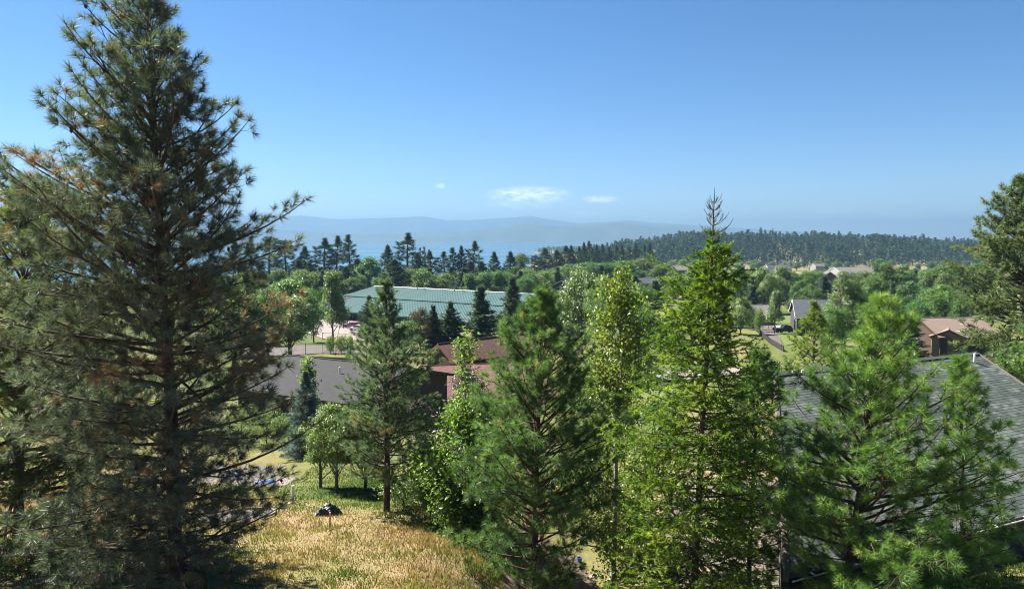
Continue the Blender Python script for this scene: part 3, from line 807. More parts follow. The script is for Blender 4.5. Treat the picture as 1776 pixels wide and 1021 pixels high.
# ================================================================== BUILDINGS
M_roofdark = surf('charcoal_shingles', [(.3, (0.01368, 0.01383, 0.01596)), (.7, (0.02356, 0.02356, 0.02622))], 2.2, .9, detail=9, bump=.2)
M_roofslate = surf('slate_blue_shingles', [(.3, (0.0304, 0.03572, 0.04408)), (.7, (0.04712, 0.0532, 0.06384))], 2.0, .9, detail=9, bump=.2)
M_roofred = surf('red_brown_shingles', [(.3, (.056, .026, .022)), (.55, (.094, .045, .038)), (.75, (.135, .075, .064))], 3.5, .92, detail=10, bump=.25)
M_rooftan = surf('tan_shingles', [(.3, (0.114, 0.0836, 0.06688)), (.7, (0.1672, 0.1254, 0.1026))], 3.0, .92, detail=10, bump=.2)
M_roofpale = surf('weathered_shingles', [(.3, (0.0836, 0.07448, 0.0684)), (.7, (0.1254, 0.114, 0.1079))], 1.0, .92, bump=.1)
M_teal = surf('teal_metal_roof', [(.25, (0.03496, 0.08208, 0.07448)), (.5, (0.04864, 0.1049, 0.09576)), (.75, (0.06688, 0.1307, 0.1186))], .5, .45, bump=0, spec=.5, stretch=(1, .12, 1))
M_tealrib = plain('teal_seam', (0.038, 0.0874, 0.0798), .45)
M_browncl = surf('brown_siding', [(.3, (0.0418, 0.0266, 0.01976)), (.7, (0.076, 0.0494, 0.03648))], 3, .85, stretch=(6, 6, .5), bump=.2)
M_redcl = surf('maroon_siding', [(.3, (0.0456, 0.01824, 0.0152)), (.7, (0.0836, 0.0342, 0.02888))], 3, .85, stretch=(6, 6, .4), bump=.2)
M_tancl = surf('tan_siding', [(.3, (0.114, 0.0798, 0.05472)), (.7, (0.1596, 0.114, 0.08208))], 2, .85, stretch=(.5, .5, 7), bump=.1)
M_greycl = surf('grey_siding', [(.3, (0.0912, 0.0912, 0.0912)), (.7, (0.1368, 0.1368, 0.1368))], 2, .85, stretch=(.5, .5, 7), bump=.1)
M_olivecl = surf('taupe_siding', [(.3, (0.0912, 0.0798, 0.0646)), (.7, (0.1292, 0.114, 0.095))], 2, .85, stretch=(.5, .5, 9), bump=.15)
M_whitecl = surf('pale_siding', [(.3, (0.1824, 0.1786, 0.1672)), (.7, (0.2432, 0.2394, 0.228))], 2, .8, stretch=(.5, .5, 7), bump=.1)
M_charcl = surf('charcoal_siding', [(.3, (.030, .031, .034)), (.7, (.05, .05, .054))], 2, .85, stretch=(.5, .5, 7), bump=.1)
M_white = plain('white_paint', (0.5624, 0.5548, 0.532), .5, var=.06)
M_redtrim = plain('red_trim', (0.152, 0.0418, 0.0342), .6)
M_dark = plain('dark_trim', (0.0228, 0.02128, 0.01976), .6)
M_glass = plain('window_glass', (0.0152, 0.01976, 0.02432), .08, spec=.6, bump=0)
M_metal = plain('grey_metal', (0.2432, 0.2508, 0.2584), .4, metallic=.6, bump=0)
M_wood = surf('weathered_wood', [(.3, (0.0684, 0.0494, 0.03648)), (.7, (0.1292, 0.0988, 0.076))], 4, .9, stretch=(1, 1, 4), bump=.3)
M_fence = surf('dark_fence_wood', [(.3, (.018, .014, .012)), (.7, (.038, .030, .025))], 4, .9, bump=.3)

def house(name, label, R0, R1, run, rise, base, roof, wall, trim, ov=.5, wins=(), doors=(), vents=(), cat='house', chimney=None, back=None, group=None):
    """gabled house from its two ridge ends; local x runs along the ridge, local -y looks at the camera"""
    R0, R1 = Vector(R0), Vector(R1)
    a = Vector((R1.x - R0.x, R1.y - R0.y, 0)); L = a.length; a.normalize()
    c = (R0 + R1) / 2
    if Vector((-a.y, a.x, 0)).dot(Vector((c.x, c.y, 0))) < 0: a = -a
    top = max(R0.z, R1.z)
    o = empty(name, (c.x, c.y, base), math.atan2(a.y, a.x)); tag(o, label, cat, group)
    H = top - base; h = L / 2; e = H - rise
    sl = rise / run
    w = run - ov; zt = H - sl * w - .16; bk = back or run; wb = bk - ov; zb = H - sl * wb - .16
    b = Box()
    xe = h - ov * .8
    prof = [(-w, 0), (wb, 0), (wb, zb), (0, H - .18), (-w, zt)]
    v = [(-xe, y, z) for y, z in prof] + [(xe, y, z) for y, z in prof]
    b.poly(v, [(0, 1, 2, 3, 4)[::-1], (5, 6, 7, 8, 9), (0, 5, 9, 4), (1, 2, 7, 6), (0, 1, 6, 5)])
    b.obj('wall', wall, o)
    for s in (-1, 1):
        run_, e = (run, H - rise) if s < 0 else (bk, H - sl * bk)
        q = [(-h, 0, H), (h, 0, H), (h, s * run_, e), (-h, s * run_, e)]
        Box().slab(q if s < 0 else q[::-1], .14).obj('roof_slope', roof, o)
        for xx in (-h - .03, h + .005):
            f = Box()
            f.poly([(xx, 0, H + .02), (xx + .03, 0, H + .02), (xx + .03, s * run_, e + .02), (xx, s * run_, e + .02),
                    (xx, 0, H - .22), (xx + .03, 0, H - .22), (xx + .03, s * run_, e - .22), (xx, s * run_, e - .22)],
                   [(0, 1, 2, 3), (7, 6, 5, 4), (0, 4, 5, 1), (1, 5, 6, 2), (2, 6, 7, 3), (3, 7, 4, 0)])
            f.obj('rake_board', trim, o)
        Box().box(-h, h, s * run_ - (.0 if s > 0 else .10), s * run_ + (.10 if s > 0 else .0), e - .13, e - .01).obj('gutter', trim, o)
    Box().rod((-h, 0, H + .01), (h, 0, H + .01), .09, 6).obj('ridge_cap', roof, o)
    def on_wall(side, u, z, ww, hh, th):
        bb = Box()
        if side == 'front': bb.box(u - ww / 2, u + ww / 2, -w - th, -w + .02, z, z + hh)
        elif side == 'back': bb.box(u - ww / 2, u + ww / 2, wb - .02, wb + th, z, z + hh)
        elif side == 'left': bb.box(-xe - th, -xe + .02, u - ww / 2, u + ww / 2, z, z + hh)
        else: bb.box(xe - .02, xe + th, u - ww / 2, u + ww / 2, z, z + hh)
        return bb
    for side, u, z, ww, hh in wins:
        f = on_wall(side, u, z - .08, ww + .16, hh + .16, .05).obj('window', trim, o)
        on_wall(side, u, z, ww, hh, .062).obj('pane', M_glass, f)
    for side, u, z, ww, hh in doors:
        f = on_wall(side, u, z, ww + .2, hh + .1, .05).obj('door', trim, o)
        on_wall(side, u, z, ww, hh, .07).obj('door_leaf', M_dark, f)
    for x, s in vents:
        z = H - sl * abs(s)
        f = Box().rod((x, s, z - .1), (x, s, z + .5), .06, 8).obj('vent_pipe', M_white, o)
    if chimney:
        x, y, hh = chimney
        b = Box().box(x - .4, x + .4, y - .4, y + .4, H - sl * abs(y) - .4, H + hh)
        ch = b.obj('chimney', wall, o); Box().box(x - .48, x + .48, y - .48, y + .48, H + hh + .002, H + hh + .1).obj('chimney_cap', M_dark, ch)
    return o

# ---- charcoal roofed low house behind the left pines
r0, r1 = hit(500, 616, 9.8), hit(712, 637, 9.8)
house('low_house', 'low brown house with a wide charcoal shingle roof behind the blue spruce', r0, r1, 6.4, 1.55, EYE - 14.1, M_roofdark, M_browncl, M_dark, .6,
      wins=[('front', 3.0, 1.0, 1.5, 1.1), ('front', -2, 1.0, 1.5, 1.1), ('left', 1, 1, 1.2, 1.1)], vents=[(-2.5, -1.2), (1.2, -2.2), (4.0, -.9)])
# ---- maroon house with the gabled upper storey
r0, r1 = hit(759, 596, 11.46), hit(905, 578.5, 11.46)
house('maroon_house', 'maroon boarded house with a steep red-brown gable above its lower roof', r0, r1, 2.65, 1.75, EYE - 17.2, M_roofred, M_redcl, M_redtrim, .35, wins=[('front', -2, 2.2, 1.1, 1.2)])
r0 = hit(729, 635, 12.8); r1 = r0 + Vector((11.5, 2.6, 0))
lowroof = house('maroon_wing', 'lower wing with a red-brown shingle roof in front of the maroon gable', r0, r1, 9.0, 1.7, EYE - 16.2, M_roofred, M_redcl, M_redtrim, .5, wins=[('left', -3.5, .6, 1.2, 1.0), ('front', 0, .5, 1.4, .8)], cat='house', back=1.6)

# ---- big teal metal roof
def teal_hall():
    r0, r1 = hit(649, 496, 15), hit(903, 509, 15)
    a = Vector((r1.x - r0.x, r1.y - r0.y, 0)); L = a.length + 6; a.normalize(); nrm = Vector((-a.y, a.x, 0))
    c = r0 + a * (L / 2)
    base = EYE - 23.4
    o = empty('hall', (c.x, c.y, base), math.atan2(a.y, a.x))
    tag(o, 'long low hall under a broad teal metal roof beside the parking lot', 'building')
    H = EYE - 15 - base; run, drop = 25, 4.9
    h = L / 2; hip = 3.5
    # two stepped roof planes on the near side, a hipped end on the left
    m1 = .46
    zf = lambda t: H - drop * t
    f1 = [(-h, 0, H), (h, 0, H), (h, -run * m1, zf(m1)), (-h - hip * m1, -run * m1, zf(m1))]
    f2 = [(-h - hip * m1 - .3, -run * m1 + .3, zf(m1) - .22), (h, -run * m1 + .3, zf(m1) - .22), (h, -run, zf(1) - .22), (-h - hip - .3, -run, zf(1) - .22)]
    for q in (f1, f2):
        s = Box().slab(q, .2).obj('roof_slope', M_teal, o)
        rb = Box()
        x = q[2][0] - .8
        while x > q[3][0] + .3:
            t = 0 if x > q[0][0] else min(1, (q[0][0] - x) / (q[0][0] - q[3][0]))
            y0 = q[0][1] + (q[3][1] - q[0][1]) * t; z0 = q[0][2] + (q[3][2] - q[0][2]) * t
            p, d = Vector((x, y0, z0)), Vector((x, q[3][1], q[3][2]))
            if (d - p).length > 1: rb.poly([p + Vector((-.03, 0, .002)), p + Vector((.03, 0, .002)), d + Vector((.03, 0, .002)), d + Vector((-.03, 0, .002)), p + Vector((0, 0, .075)), d + Vector((0, 0, .075))], [(0, 4, 5, 3), (4, 1, 2, 5)])
            x -= .8
        rb.obj('standing_seams', M_tealrib, s, kind='stuff')
    Box().slab([(-h, 0, H), (h, 0, H), (h, run, zf(1)), (-h, run, zf(1))][::-1], .2).obj('roof_slope', M_teal, o)
    Box().slab([(-h, 0, H - .01), (-h - hip - .3, -run, zf(1) - .23), (-h - hip - .3, -run + 2, zf(1) - .3), (-h - .1, run, zf(1))], .15).obj('roof_hip', M_teal, o)
    Box().rod((-h, 0, H + .04), (h, 0, H + .04), .16, 6).obj('ridge_cap', M_tealrib, o)
    w = Box().box(-h + 3, h - .6, -run + 5, run - 1, 0, zf(1) - .5); w.obj('wall', M_browncl, o)
    w = Box(); w.poly([(-h + 1, -run * .7, zf(.75)), (-h + 1, run * .8, zf(.82)), (-h + 1, 0, H - .3), (-h + 3, -run * .7, zf(.75)), (-h + 3, run * .8, zf(.82)), (-h + 3, 0, H - .3)], [(0, 1, 2), (5, 4, 3), (0, 3, 4, 1), (1, 4, 5, 2), (2, 5, 3, 0)]); w.obj('gable_wall', M_browncl, o)
    for k in range(9):
        Box().box(-h - hip + 1.2 + k * 6, -h - hip + 1.6 + k * 6, -run + .8, -run + 1.2, 0, zf(1) - .45).obj('porch_post', M_dark, o)
    Box().box(-h - hip - .3, h, -run - .12, -run, zf(1) - .62, zf(1) - .2).obj('fascia', M_tealrib, o)
    for k in range(5):
        f = Box().box(-h + 8 + k * 8, -h + 10.5 + k * 8, -run + 4.94, -run + 5.02, .9, 2.4).obj('window', M_white, o)
        Box().box(-h + 8.12 + k * 8, -h + 10.38 + k * 8, -run + 4.92, -run + 4.96, 1.0, 2.3).obj('pane', M_glass, f)
    for x in (19, 21.5, 33, 36): Box().rod((-h + x, -1.2, H - .3), (-h + x, -1.2, H + .55), .14, 8).obj('roof_vent', M_metal, o)
teal_hall()

# ---- slate roofed garage by the road, tan house, gabled house among the trees
r0, r1 = hit(1375, 518.5, 13.5), hit(1452, 519.5, 13.5)
def shed():
    r0 = hit(1374, 518.5, 13.3); a = Vector((.96, -.26, 0)).normalized(); r1 = r0 + a * 12
    return house('garage', 'slate roofed garage with a dark gable end and white corner post by the road', r0, r1, 7.2, 3.3, EYE - 21.2, M_roofslate, M_charcl, M_white, .5,
      doors=[('left', -3.6, 1.2, 3.2, 2.6)], wins=[('front', 1, 1.2, 1.6, 1.4), ('front', -3, 1.2, 1.6, 1.4)], cat='garage')
shed()
r0 = hit(1592, 551, 12.4); a = Vector((.97, .06, 0)).normalized()
house('tan_house', 'tan roofed house with a front gable beyond the near grey-green roof', r0, r0 + a * 10, 5.5, 2.3, EYE - 18.0, M_rooftan, M_browncl, M_browncl, .5, wins=[('front', -2, 1.2, 1.4, 1.2)])
r0 = hit(1646, 572, 13.6); r1 = hit(1638, 556, 13.6)
house('tan_house_wing', 'gabled front wing with pale glass bays and a dark doorway on the tan house', r0, r1, 2.45, 1.1, EYE - 17.6, M_rooftan, M_tancl, M_browncl, .3,
      wins=[('right', 1.4, .9, .9, .7), ('right', .5, .9, .7, .7), ('right', 1.4, 1.85, .9, .6), ('right', .5, 1.85, .7, .6), ('left', 1.4, .9, .9, .7), ('left', .5, .9, .7, .7), ('left', 1.4, 1.85, .9, .6), ('left', .5, 1.85, .7, .6)],
      doors=[('left', -.6, .1, .8, 2.4), ('right', -.6, .1, .8, 2.4)])
r0 = hit(973, 486.5, 18); r1 = hit(1012, 482.5, 18)
house('gabled_house', 'dark brown gabled house with a slate roof among the trees past the hall', r0, r1, 5.2, 2.6, EYE - 26, M_roofslate, M_browncl, M_white, .4, wins=[('left', -1, 4.0, 1.2, 1.2), ('left', 1.4, 4.0, 1.2, 1.2)])

# ---- far houses in the valley
def far_house(px, py, D, Lm, run, rise, hgt, az, roof, wall, label, **k):
    c = at(px, py + 1.5, D); a = Vector((math.sin(az), math.cos(az), 0))
    house('far_house', label, c - a * Lm / 2, c + a * Lm / 2, run, rise, min(c.z - hgt, G(c.x, c.y) + 1), roof, wall, M_white, .4,
          wins=[('front', -Lm * .25, 1.2, 1.6, 1.4), ('front', Lm * .2, 1.2, 1.6, 1.4), ('left', 0, 1.2, 1.5, 1.4)], group='houses on the valley floor', **k)
far_house(1389, 471, 330, 9, 5, 3.4, 8, R(5), M_roofpale, M_greycl, 'pale gable front house behind the round maple by the road')
far_house(1402, 484, 300, 18, 5.5, 3.2, 7, R(80), M_roofslate, M_tancl, 'long slate roofed house right behind the slate garage')
far_house(1490, 461.5, 470, 34, 9, 3.2, 8, R(84), M_roofpale, M_whitecl, 'long pinkish roofed building at the foot of the wooded ridge')
far_house(1437, 468.5, 440, 12, 5, 3.5, 7, R(14), M_roofpale, M_browncl, 'dark walled gable house beside the long pinkish roof')
far_house(1348, 458, 640, 20, 6, 3, 7, R(86), M_roofslate, M_whitecl, 'grey roofed house in the middle of the valley trees')
far_house(1326, 463, 560, 14, 6, 3, 7, R(78), M_roofslate, M_greycl, 'smaller blue-grey roof in front of the grey valley roof')
far_house(1278, 466, 520, 12, 5, 3, 7, R(60), M_roofpale, M_whitecl, 'pale roofed house right of the larch tip')
far_house(1180, 459, 560, 22, 6, 3, 7, R(88), M_roofpale, M_tancl, 'brownish long roofed house left of the larch top')
far_house(1066, 473.5, 430, 8, 4.5, 2.8, 7, R(20), M_roofpale, M_whitecl, 'white walled house just above the aspen top')
far_house(1117, 480, 380, 13, 5, 2.6, 7, R(84), M_roofslate, M_greycl, 'low grey roof between the aspen and the larch')
far_house(1545, 458, 640, 12, 5, 3, 7, R(70), M_rooftan, M_tancl, 'tan house low on the ridge left of the valley poplars')
far_house(1588, 462, 620, 9, 5, 3, 8, R(30), M_roofpale, M_whitecl, 'cream house peeping out over the round valley trees')
far_house(1418, 455, 800, 12, 5, 3, 8, R(75), M_roofpale, M_whitecl, 'white house up against the dark foot of the ridge')
far_house(1357, 449, 900, 9, 4, 3, 9, R(40), M_roofpale, M_whitecl, 'small white house just under the ridge trees')
far_house(1508, 432, 1300, 24, 8, 4, 10, R(85), M_rooftan, M_tancl, 'large tan house up on the wooded ridge', )
far_house(1288, 527, 190, 13, 5, 2.2, 5, R(86), M_roofpale, M_tancl, 'low pinkish roof beside the street behind the dark hedge tree')

# ---- near house on the right with grey-green shingles
M_shing = None
def green_house():
    m, n, l = new_mat('grey_green_shingles')
    at_ = n.new('ShaderNodeAttribute'); at_.attribute_name = 'tint'
    tc = n.new('ShaderNodeTexCoord'); ns = n.new('ShaderNodeTexNoise'); ns.inputs['Scale'].default_value = 14; ns.inputs['Detail'].default_value = 8
    l.new(tc.outputs['Object'], ns.inputs['Vector'])
    mx = n.new('ShaderNodeMath'); mx.operation = 'MULTIPLY_ADD'; l.new(ns.outputs[0], mx.inputs[0]); mx.inputs[1].default_value = .7; l.new(at_.outputs['Fac'], mx.inputs[2])
    rp = ramp(n, [(.35, (.030, .040, .035)), (.85, (.056, .070, .062)), (1, (.09, .104, .092))]); l.new(mx.outputs[0], rp.inputs[0])
    p = n.new('ShaderNodeBsdfPrincipled'); p.inputs['Roughness'].default_value = .85; l.new(rp.outputs[0], p.inputs['Base Color']); p.inputs['Specular IOR Level'].default_value = .35
    bp = n.new('ShaderNodeBump'); bp.inputs['Strength'].default_value = .4; bp.inputs['Distance'].default_value = .01; l.new(ns.outputs[0], bp.inputs['Height']); l.new(bp.outputs[0], p.inputs['Normal'])
    o_ = n.new('ShaderNodeOutputMaterial'); l.new(p.outputs[0], o_.inputs[0])
    ze, zr = 9.04, 5.54
    A = hit(1365, 1003, ze); C = hit(1345, 650, zr)
    e = Vector((.903, .43, 0)).normalized(); nr = Vector((-e.y, e.x, 0))
    # ridge end under pixel column 1695
    k = (1695 - CX) / F
    rr = ray(1695, 620); kx = rr[0] / rr[1]
    t = (kx * C.y - C.x) / (e.x - kx * e.y)
    Dr = C + e * t
    run = (C - A).dot(nr); run = Vector((C.x - A.x, C.y - A.y, 0)).dot(nr)
    B = Vector((Dr.x, Dr.y, A.z)) - nr * run + e * (-1.6)
    base = Vector((A.x, A.y, EYE - 11.9))
    o = empty('near_house', base); tag(o, 'near house with a large grey-green shingle roof behind the bright pine', 'house')
    loc = lambda p: Vector(p) - base
    S = (C - A) - e * (C - A).dot(e); S = S.normalized()                  # up the slope, perpendicular to the eave
    slen = ((C - A) - e * (C - A).dot(e)).length
    up = e.cross(S).normalized()
    if up.z < 0: up = -up
    ncourse = 56
    dc = slen / ncourse
    Le, Re = (A - A).dot(e), (B - A).dot(e)
    Lr, Rr = (C - A).dot(e), (Dr - A).dot(e)
    r = np.random.default_rng(5)
    # deck under the shingles
    Box().slab([loc(A - up * .02), loc(B - up * .02), loc(Dr - up * .02), loc(C - up * .02)], .16).obj('roof_deck', M_dark, o)
    for i in range(ncourse):
        f0, f1 = i / ncourse, (i + 1.12) / ncourse
        x0, x1 = Le + (Lr - Le) * (i + .5) / ncourse, Re + (Rr - Re) * (i + .5) / ncourse
        acc = Acc(); x = x0; off = r.random() * .3
        v, f, tn = [], [], []
        first = True
        while x < x1 - .02:
            w = .33 if not first else .33 - off; first = False
            xe = min(x + w, x1)
            a, b = x + .004, xe - .004
            j = r.uniform(-.008, .008); th = .012 + r.uniform(0, .007)
            pts = [A + e * a + S * (i * dc - .02 + j) + up * th, A + e * b + S * (i * dc - .02 + j) + up * th,
                   A + e * b + S * ((i + 1.1) * dc) + up * .006, A + e * a + S * ((i + 1.1) * dc) + up * .006,
                   A + e * a + S * (i * dc - .02 + j) - up * .002, A + e * b + S * (i * dc - .02 + j) - up * .002]
            q = len(v); v += [tuple(loc(p_)) for p_ in pts]; f += [(q, q + 1, q + 2, q + 3), (q + 4, q + 5, q + 1, q)]
            tn += [float(np.clip(.35 + r.normal() * .2 + .12 * math.sin(x * .9 + i * .35), 0, 1))] * 6
            x = xe
        acc.add(v, f4=f, tint=tn)
        link('shingle_course', acc.mesh('shingle_course', m), o)
    # far slope
    back = lambda P: loc(Vector((P.x, P.y, A.z)) + nr * run)
    A2 = Vector((C.x, C.y, A.z)) + Vector((C.x, C.y, 0)).normalized() * 8.4
    B2 = Vector((Dr.x, Dr.y, A.z)) + nr * run
    acc = Acc(); acc.add([loc(C), loc(A2), loc(B2), loc(Dr)], f4=[(0, 1, 2, 3)], tint=.35)
    link('back_roof_slope', acc.mesh('back_roof_slope', m), o)
    # ridge cap pieces
    L = (Dr - C).length; k = 0; x = 0
    capacc = Acc()
    while x < L:
        p, q = C + e * x, C + e * min(L, x + .30)
        hgt = .035 + r.uniform(0, .012)
        v = [loc(p + nr * -.16 + Vector((0, 0, -.03 + hgt))), loc(p + Vector((0, 0, .05 + hgt))), loc(p + nr * .16 + Vector((0, 0, -.03 + hgt))),
             loc(q + nr * -.16 + Vector((0, 0, -.03 + hgt * .4))), loc(q + Vector((0, 0, .05 + hgt * .4))), loc(q + nr * .16 + Vector((0, 0, -.03 + hgt * .4)))]
        capacc.add(v, f4=[(0, 3, 4, 1), (1, 4, 5, 2)], f3=[(0, 1, 2)], tint=.15 + .2 * r.random())
        x += .24
    link('ridge_cap', capacc.mesh('ridge_cap', m), o)
    # left sloping edge strip, right rake, gutter with brackets
    for P, Q, nm, mt in ((A, C, 'hip_edge', M_olivecl), (B, Dr, 'rake_board', M_olivecl)):
        d = (Q - P).normalized(); s = d.cross(up).normalized() * .06
        bb = Box(); c4 = [P - s, P + s, Q + s, Q - s]
        bb.slab([loc(p_ + up * .05) for p_ in c4], .16); bb.obj(nm, mt, o)
    g = Box(); go = -nr * .13
    P, Q = A + go + Vector((0, 0, -.03)), B + go + Vector((0, 0, -.03))
    w_ = -nr * .07
    prof = [(w_ * -1 + Vector((0, 0, .05)), w_ * -.9 + Vector((0, 0, -.09)), w_ + Vector((0, 0, -.09)), w_ * 1.15 + Vector((0, 0, .05)), w_ * 1.0 + Vector((0, 0, .05)), w_ * .85 + Vector((0, 0, -.075)), w_ * -.75 + Vector((0, 0, -.075)), w_ * -.86 + Vector((0, 0, .05)))]
    pr = prof[0]; nn = len(pr)
    g.poly([loc(P + q) for q in pr] + [loc(Q + q) for q in pr], [(i, (i + 1) % nn, (i + 1) % nn + nn, i + nn) for i in range(nn)])
    gut = g.obj('gutter', M_dark, o)
    lip = Box().rod(loc(P + w_ * 1.15 + Vector((0, 0, .045))), loc(Q + w_ * 1.15 + Vector((0, 0, .045))), .022, 6); lip.obj('gutter_lip', M_white, gut)
    for i in range(12):
        c = P + (Q - P) * ((i + .5) / 12)
        Box().rod(loc(c + w_ * 1.3 + Vector((0, 0, .07))), loc(c + w_ * -1.1 + Vector((0, 0, .07))), .02, 5).obj('gutter_bracket', M_white, gut)
    # walls
    i0 = .55
    wl_ = Box()
    Aw, Bw = A + nr * i0 + e * .35, B + nr * i0 - e * .5
    Cw = Vector((C.x, C.y, A.z)) + e * .4; Dw = Vector((Dr.x, Dr.y, A.z)) - e * .5
    A2w, B2w = A2 - nr * i0 + e * .4, B2 - nr * i0 - e * .5
    tw = .22
    ring = [(Aw, tw), (Bw, tw), (Dw, zr and (C.z - A.z) - .22), (B2w, .1), (A2w, .1), (Cw, (C.z - A.z) - .22)]
    v = [loc(Vector((p.x, p.y, EYE - 12.6))) for p, _ in ring] + [loc(Vector((p.x, p.y, A.z + h - .12))) for p, h in ring]
    wl_.poly(v, [(i, (i + 1) % 6, (i + 1) % 6 + 6, i + 6) for i in range(6)])
    wl_.obj('wall', M_olivecl, o)
    # windows on the shaded front
    wall_dir = e
    for kk, wd in ((12.2, 1.0), (7.4, 1.5), (3.2, 1.2)):
        c = Aw + wall_dir * kk - nr * .03 + Vector((0, 0, -1.05))
        bb = Box(); hw = e * (wd / 2 + .08); th = nr * .05; hh = Vector((0, 0, .55))
        def plate(hw, hh, th, off):
            bb = Box(); cc = c + off
            ps = [cc - hw - hh, cc + hw - hh, cc + hw + hh, cc - hw + hh]
            bb.poly([loc(p_ - th) for p_ in ps] + [loc(p_ + th) for p_ in ps], [(0, 1, 2, 3), (7, 6, 5, 4), (0, 4, 5, 1), (1, 5, 6, 2), (2, 6, 7, 3), (3, 7, 4, 0)]); return bb
        fr = plate(hw, hh, th, Vector()).obj('window', M_dark, o)
        plate(e * (wd / 2), Vector((0, 0, .46)), nr * .055, Vector()).obj('pane', M_glass, fr)
    # plumbing vents near the ridge
    for px_, py_ in ((1690, 628), (1376, 650), (1392, 649)):
        rr = ray(px_, py_); num = (A - Vector((0, 0, EYE))).dot(up); den = Vector(rr).dot(up)
        p = Vector((0, 0, EYE)) + Vector(rr) * (num / den)
        hgt = .42 if px_ > 1600 else .2
        Box().rod(loc(p - Vector((0, 0, .1))), loc(p + Vector((0, 0, hgt))), .055, 10).obj('vent_pipe', M_white, o)
    # small cricket ridge behind
    q = C + e * 2.3
    Box().slab([loc(q + Vector((0, 0, .02)) + nr * .3), loc(q + e * .5 + Vector((0, 0, .2)) + nr * .8), loc(q + e * 1.1 + nr * .3 + Vector((0, 0, .02)))], .1).obj('dormer_roof', m, o)
    return o
green_house()

# ================================================================== STREET THINGS
def paling_fence(name, label, pts, h, gap, mat, group=None):
    """posts, and between them rows of upright boards, each run of boards hung on two rails"""
    o = empty(name, (pts[0].x, pts[0].y, G(pts[0].x, pts[0].y))); tag(o, label, 'fence', group)
    B0 = Vector(o.location)
    P = []
    for a, b in zip(pts[:-1], pts[1:]):
        n = max(1, round((b - a).length / gap))
        P += [a + (b - a) * i / n for i in range(n)]
    P.append(pts[-1])
    P = [Vector((p.x, p.y, G(p.x, p.y))) - B0 for p in P]
    for p in P: Box().box(p.x - .06, p.x + .06, p.y - .06, p.y + .06, p.z - .2, p.z + h + .12).obj('post', mat, o)
    for a, b in zip(P[:-1], P[1:]):
        d = b - a; dn = Vector((d.x, d.y, 0)).normalized(); t = Vector((-dn.y, dn.x, 0)) * .012
        bb = Box(); n = max(2, int(d.length / .2))
        for i in range(n):
            p, q = a + d * (i + .06) / n, a + d * (i + .94) / n; hh = h + random.uniform(-.03, .03)
            v = [p - t, q - t, q + t, p + t]; v = [x + Vector((0, 0, .03)) for x in v] + [x + Vector((0, 0, hh)) for x in v]
            bb.poly(v, [(0, 1, 5, 4), (1, 2, 6, 5), (2, 3, 7, 6), (3, 0, 4, 7), (4, 5, 6, 7)])
        bb.obj('boards', mat, o, kind='stuff')
        Box().rod(a + Vector((0, 0, h * .8)) + t * 3, b + Vector((0, 0, h * .8)) + t * 3, .035, 4).obj('rail', mat, o)
    return o
paling_fence('paling_fence', 'dark wooden paling fence running down along the road', [on_ground(*p) for p in ((1292, 553), (1304, 567), (1320, 582), (1337, 597), (1359, 610))], .95, 2.4, M_fence)
paling_fence('hedge_fence', 'short dark fence at the road bend beside the street', [on_ground(*p) for p in ((1309, 531), (1338, 533))], .9, 2.4, M_fence)

def wire_fence(name, label, pts, h, gap):
    o = empty(name, (pts[0].x, pts[0].y, G(pts[0].x, pts[0].y))); tag(o, label, 'fence')
    B0 = Vector(o.location); P = []
    for a, b in zip(pts[:-1], pts[1:]):
        n = max(1, round((b - a).length / gap)); P += [a + (b - a) * i / n for i in range(n)]
    P.append(pts[-1]); P = [Vector((p.x, p.y, G(p.x, p.y))) - B0 for p in P]
    for p in P: Box().rod(p + Vector((0, 0, -.2)), p + Vector((0, 0, h)), .05, 6).obj('post', M_dark, o)
    for a, b in zip(P[:-1], P[1:]):
        Box().rod(a + Vector((0, 0, h - .05)), b + Vector((0, 0, h - .05)), .028, 5).obj('rail', M_dark, o)
        bb = Box(); d = b - a
        for i in range(1, 8):
            p = a + d * i / 8; bb.rod(p + Vector((0, 0, .05)), p + Vector((0, 0, h - .1)), .008, 3)
        for z in (.3, .7, 1.1, 1.4): bb.rod(a + Vector((0, 0, z)), b + Vector((0, 0, z)), .008, 3)
        bb.obj('wire_mesh', M_dark, o, kind='stuff')
wire_fence('wire_fence', 'dark wire fence on thin posts behind the charcoal roof', [hit(500, 604, 17.6), hit(560, 607, 17.6), hit(625, 612, 17.6), hit(690, 618, 17.6)], 1.8, 2.6)
wire_fence('lot_fence', 'wire fence along the front edge of the parking lot', [on_ground(540, 588), on_ground(600, 592), on_ground(650, 596)], 1.5, 3.5)

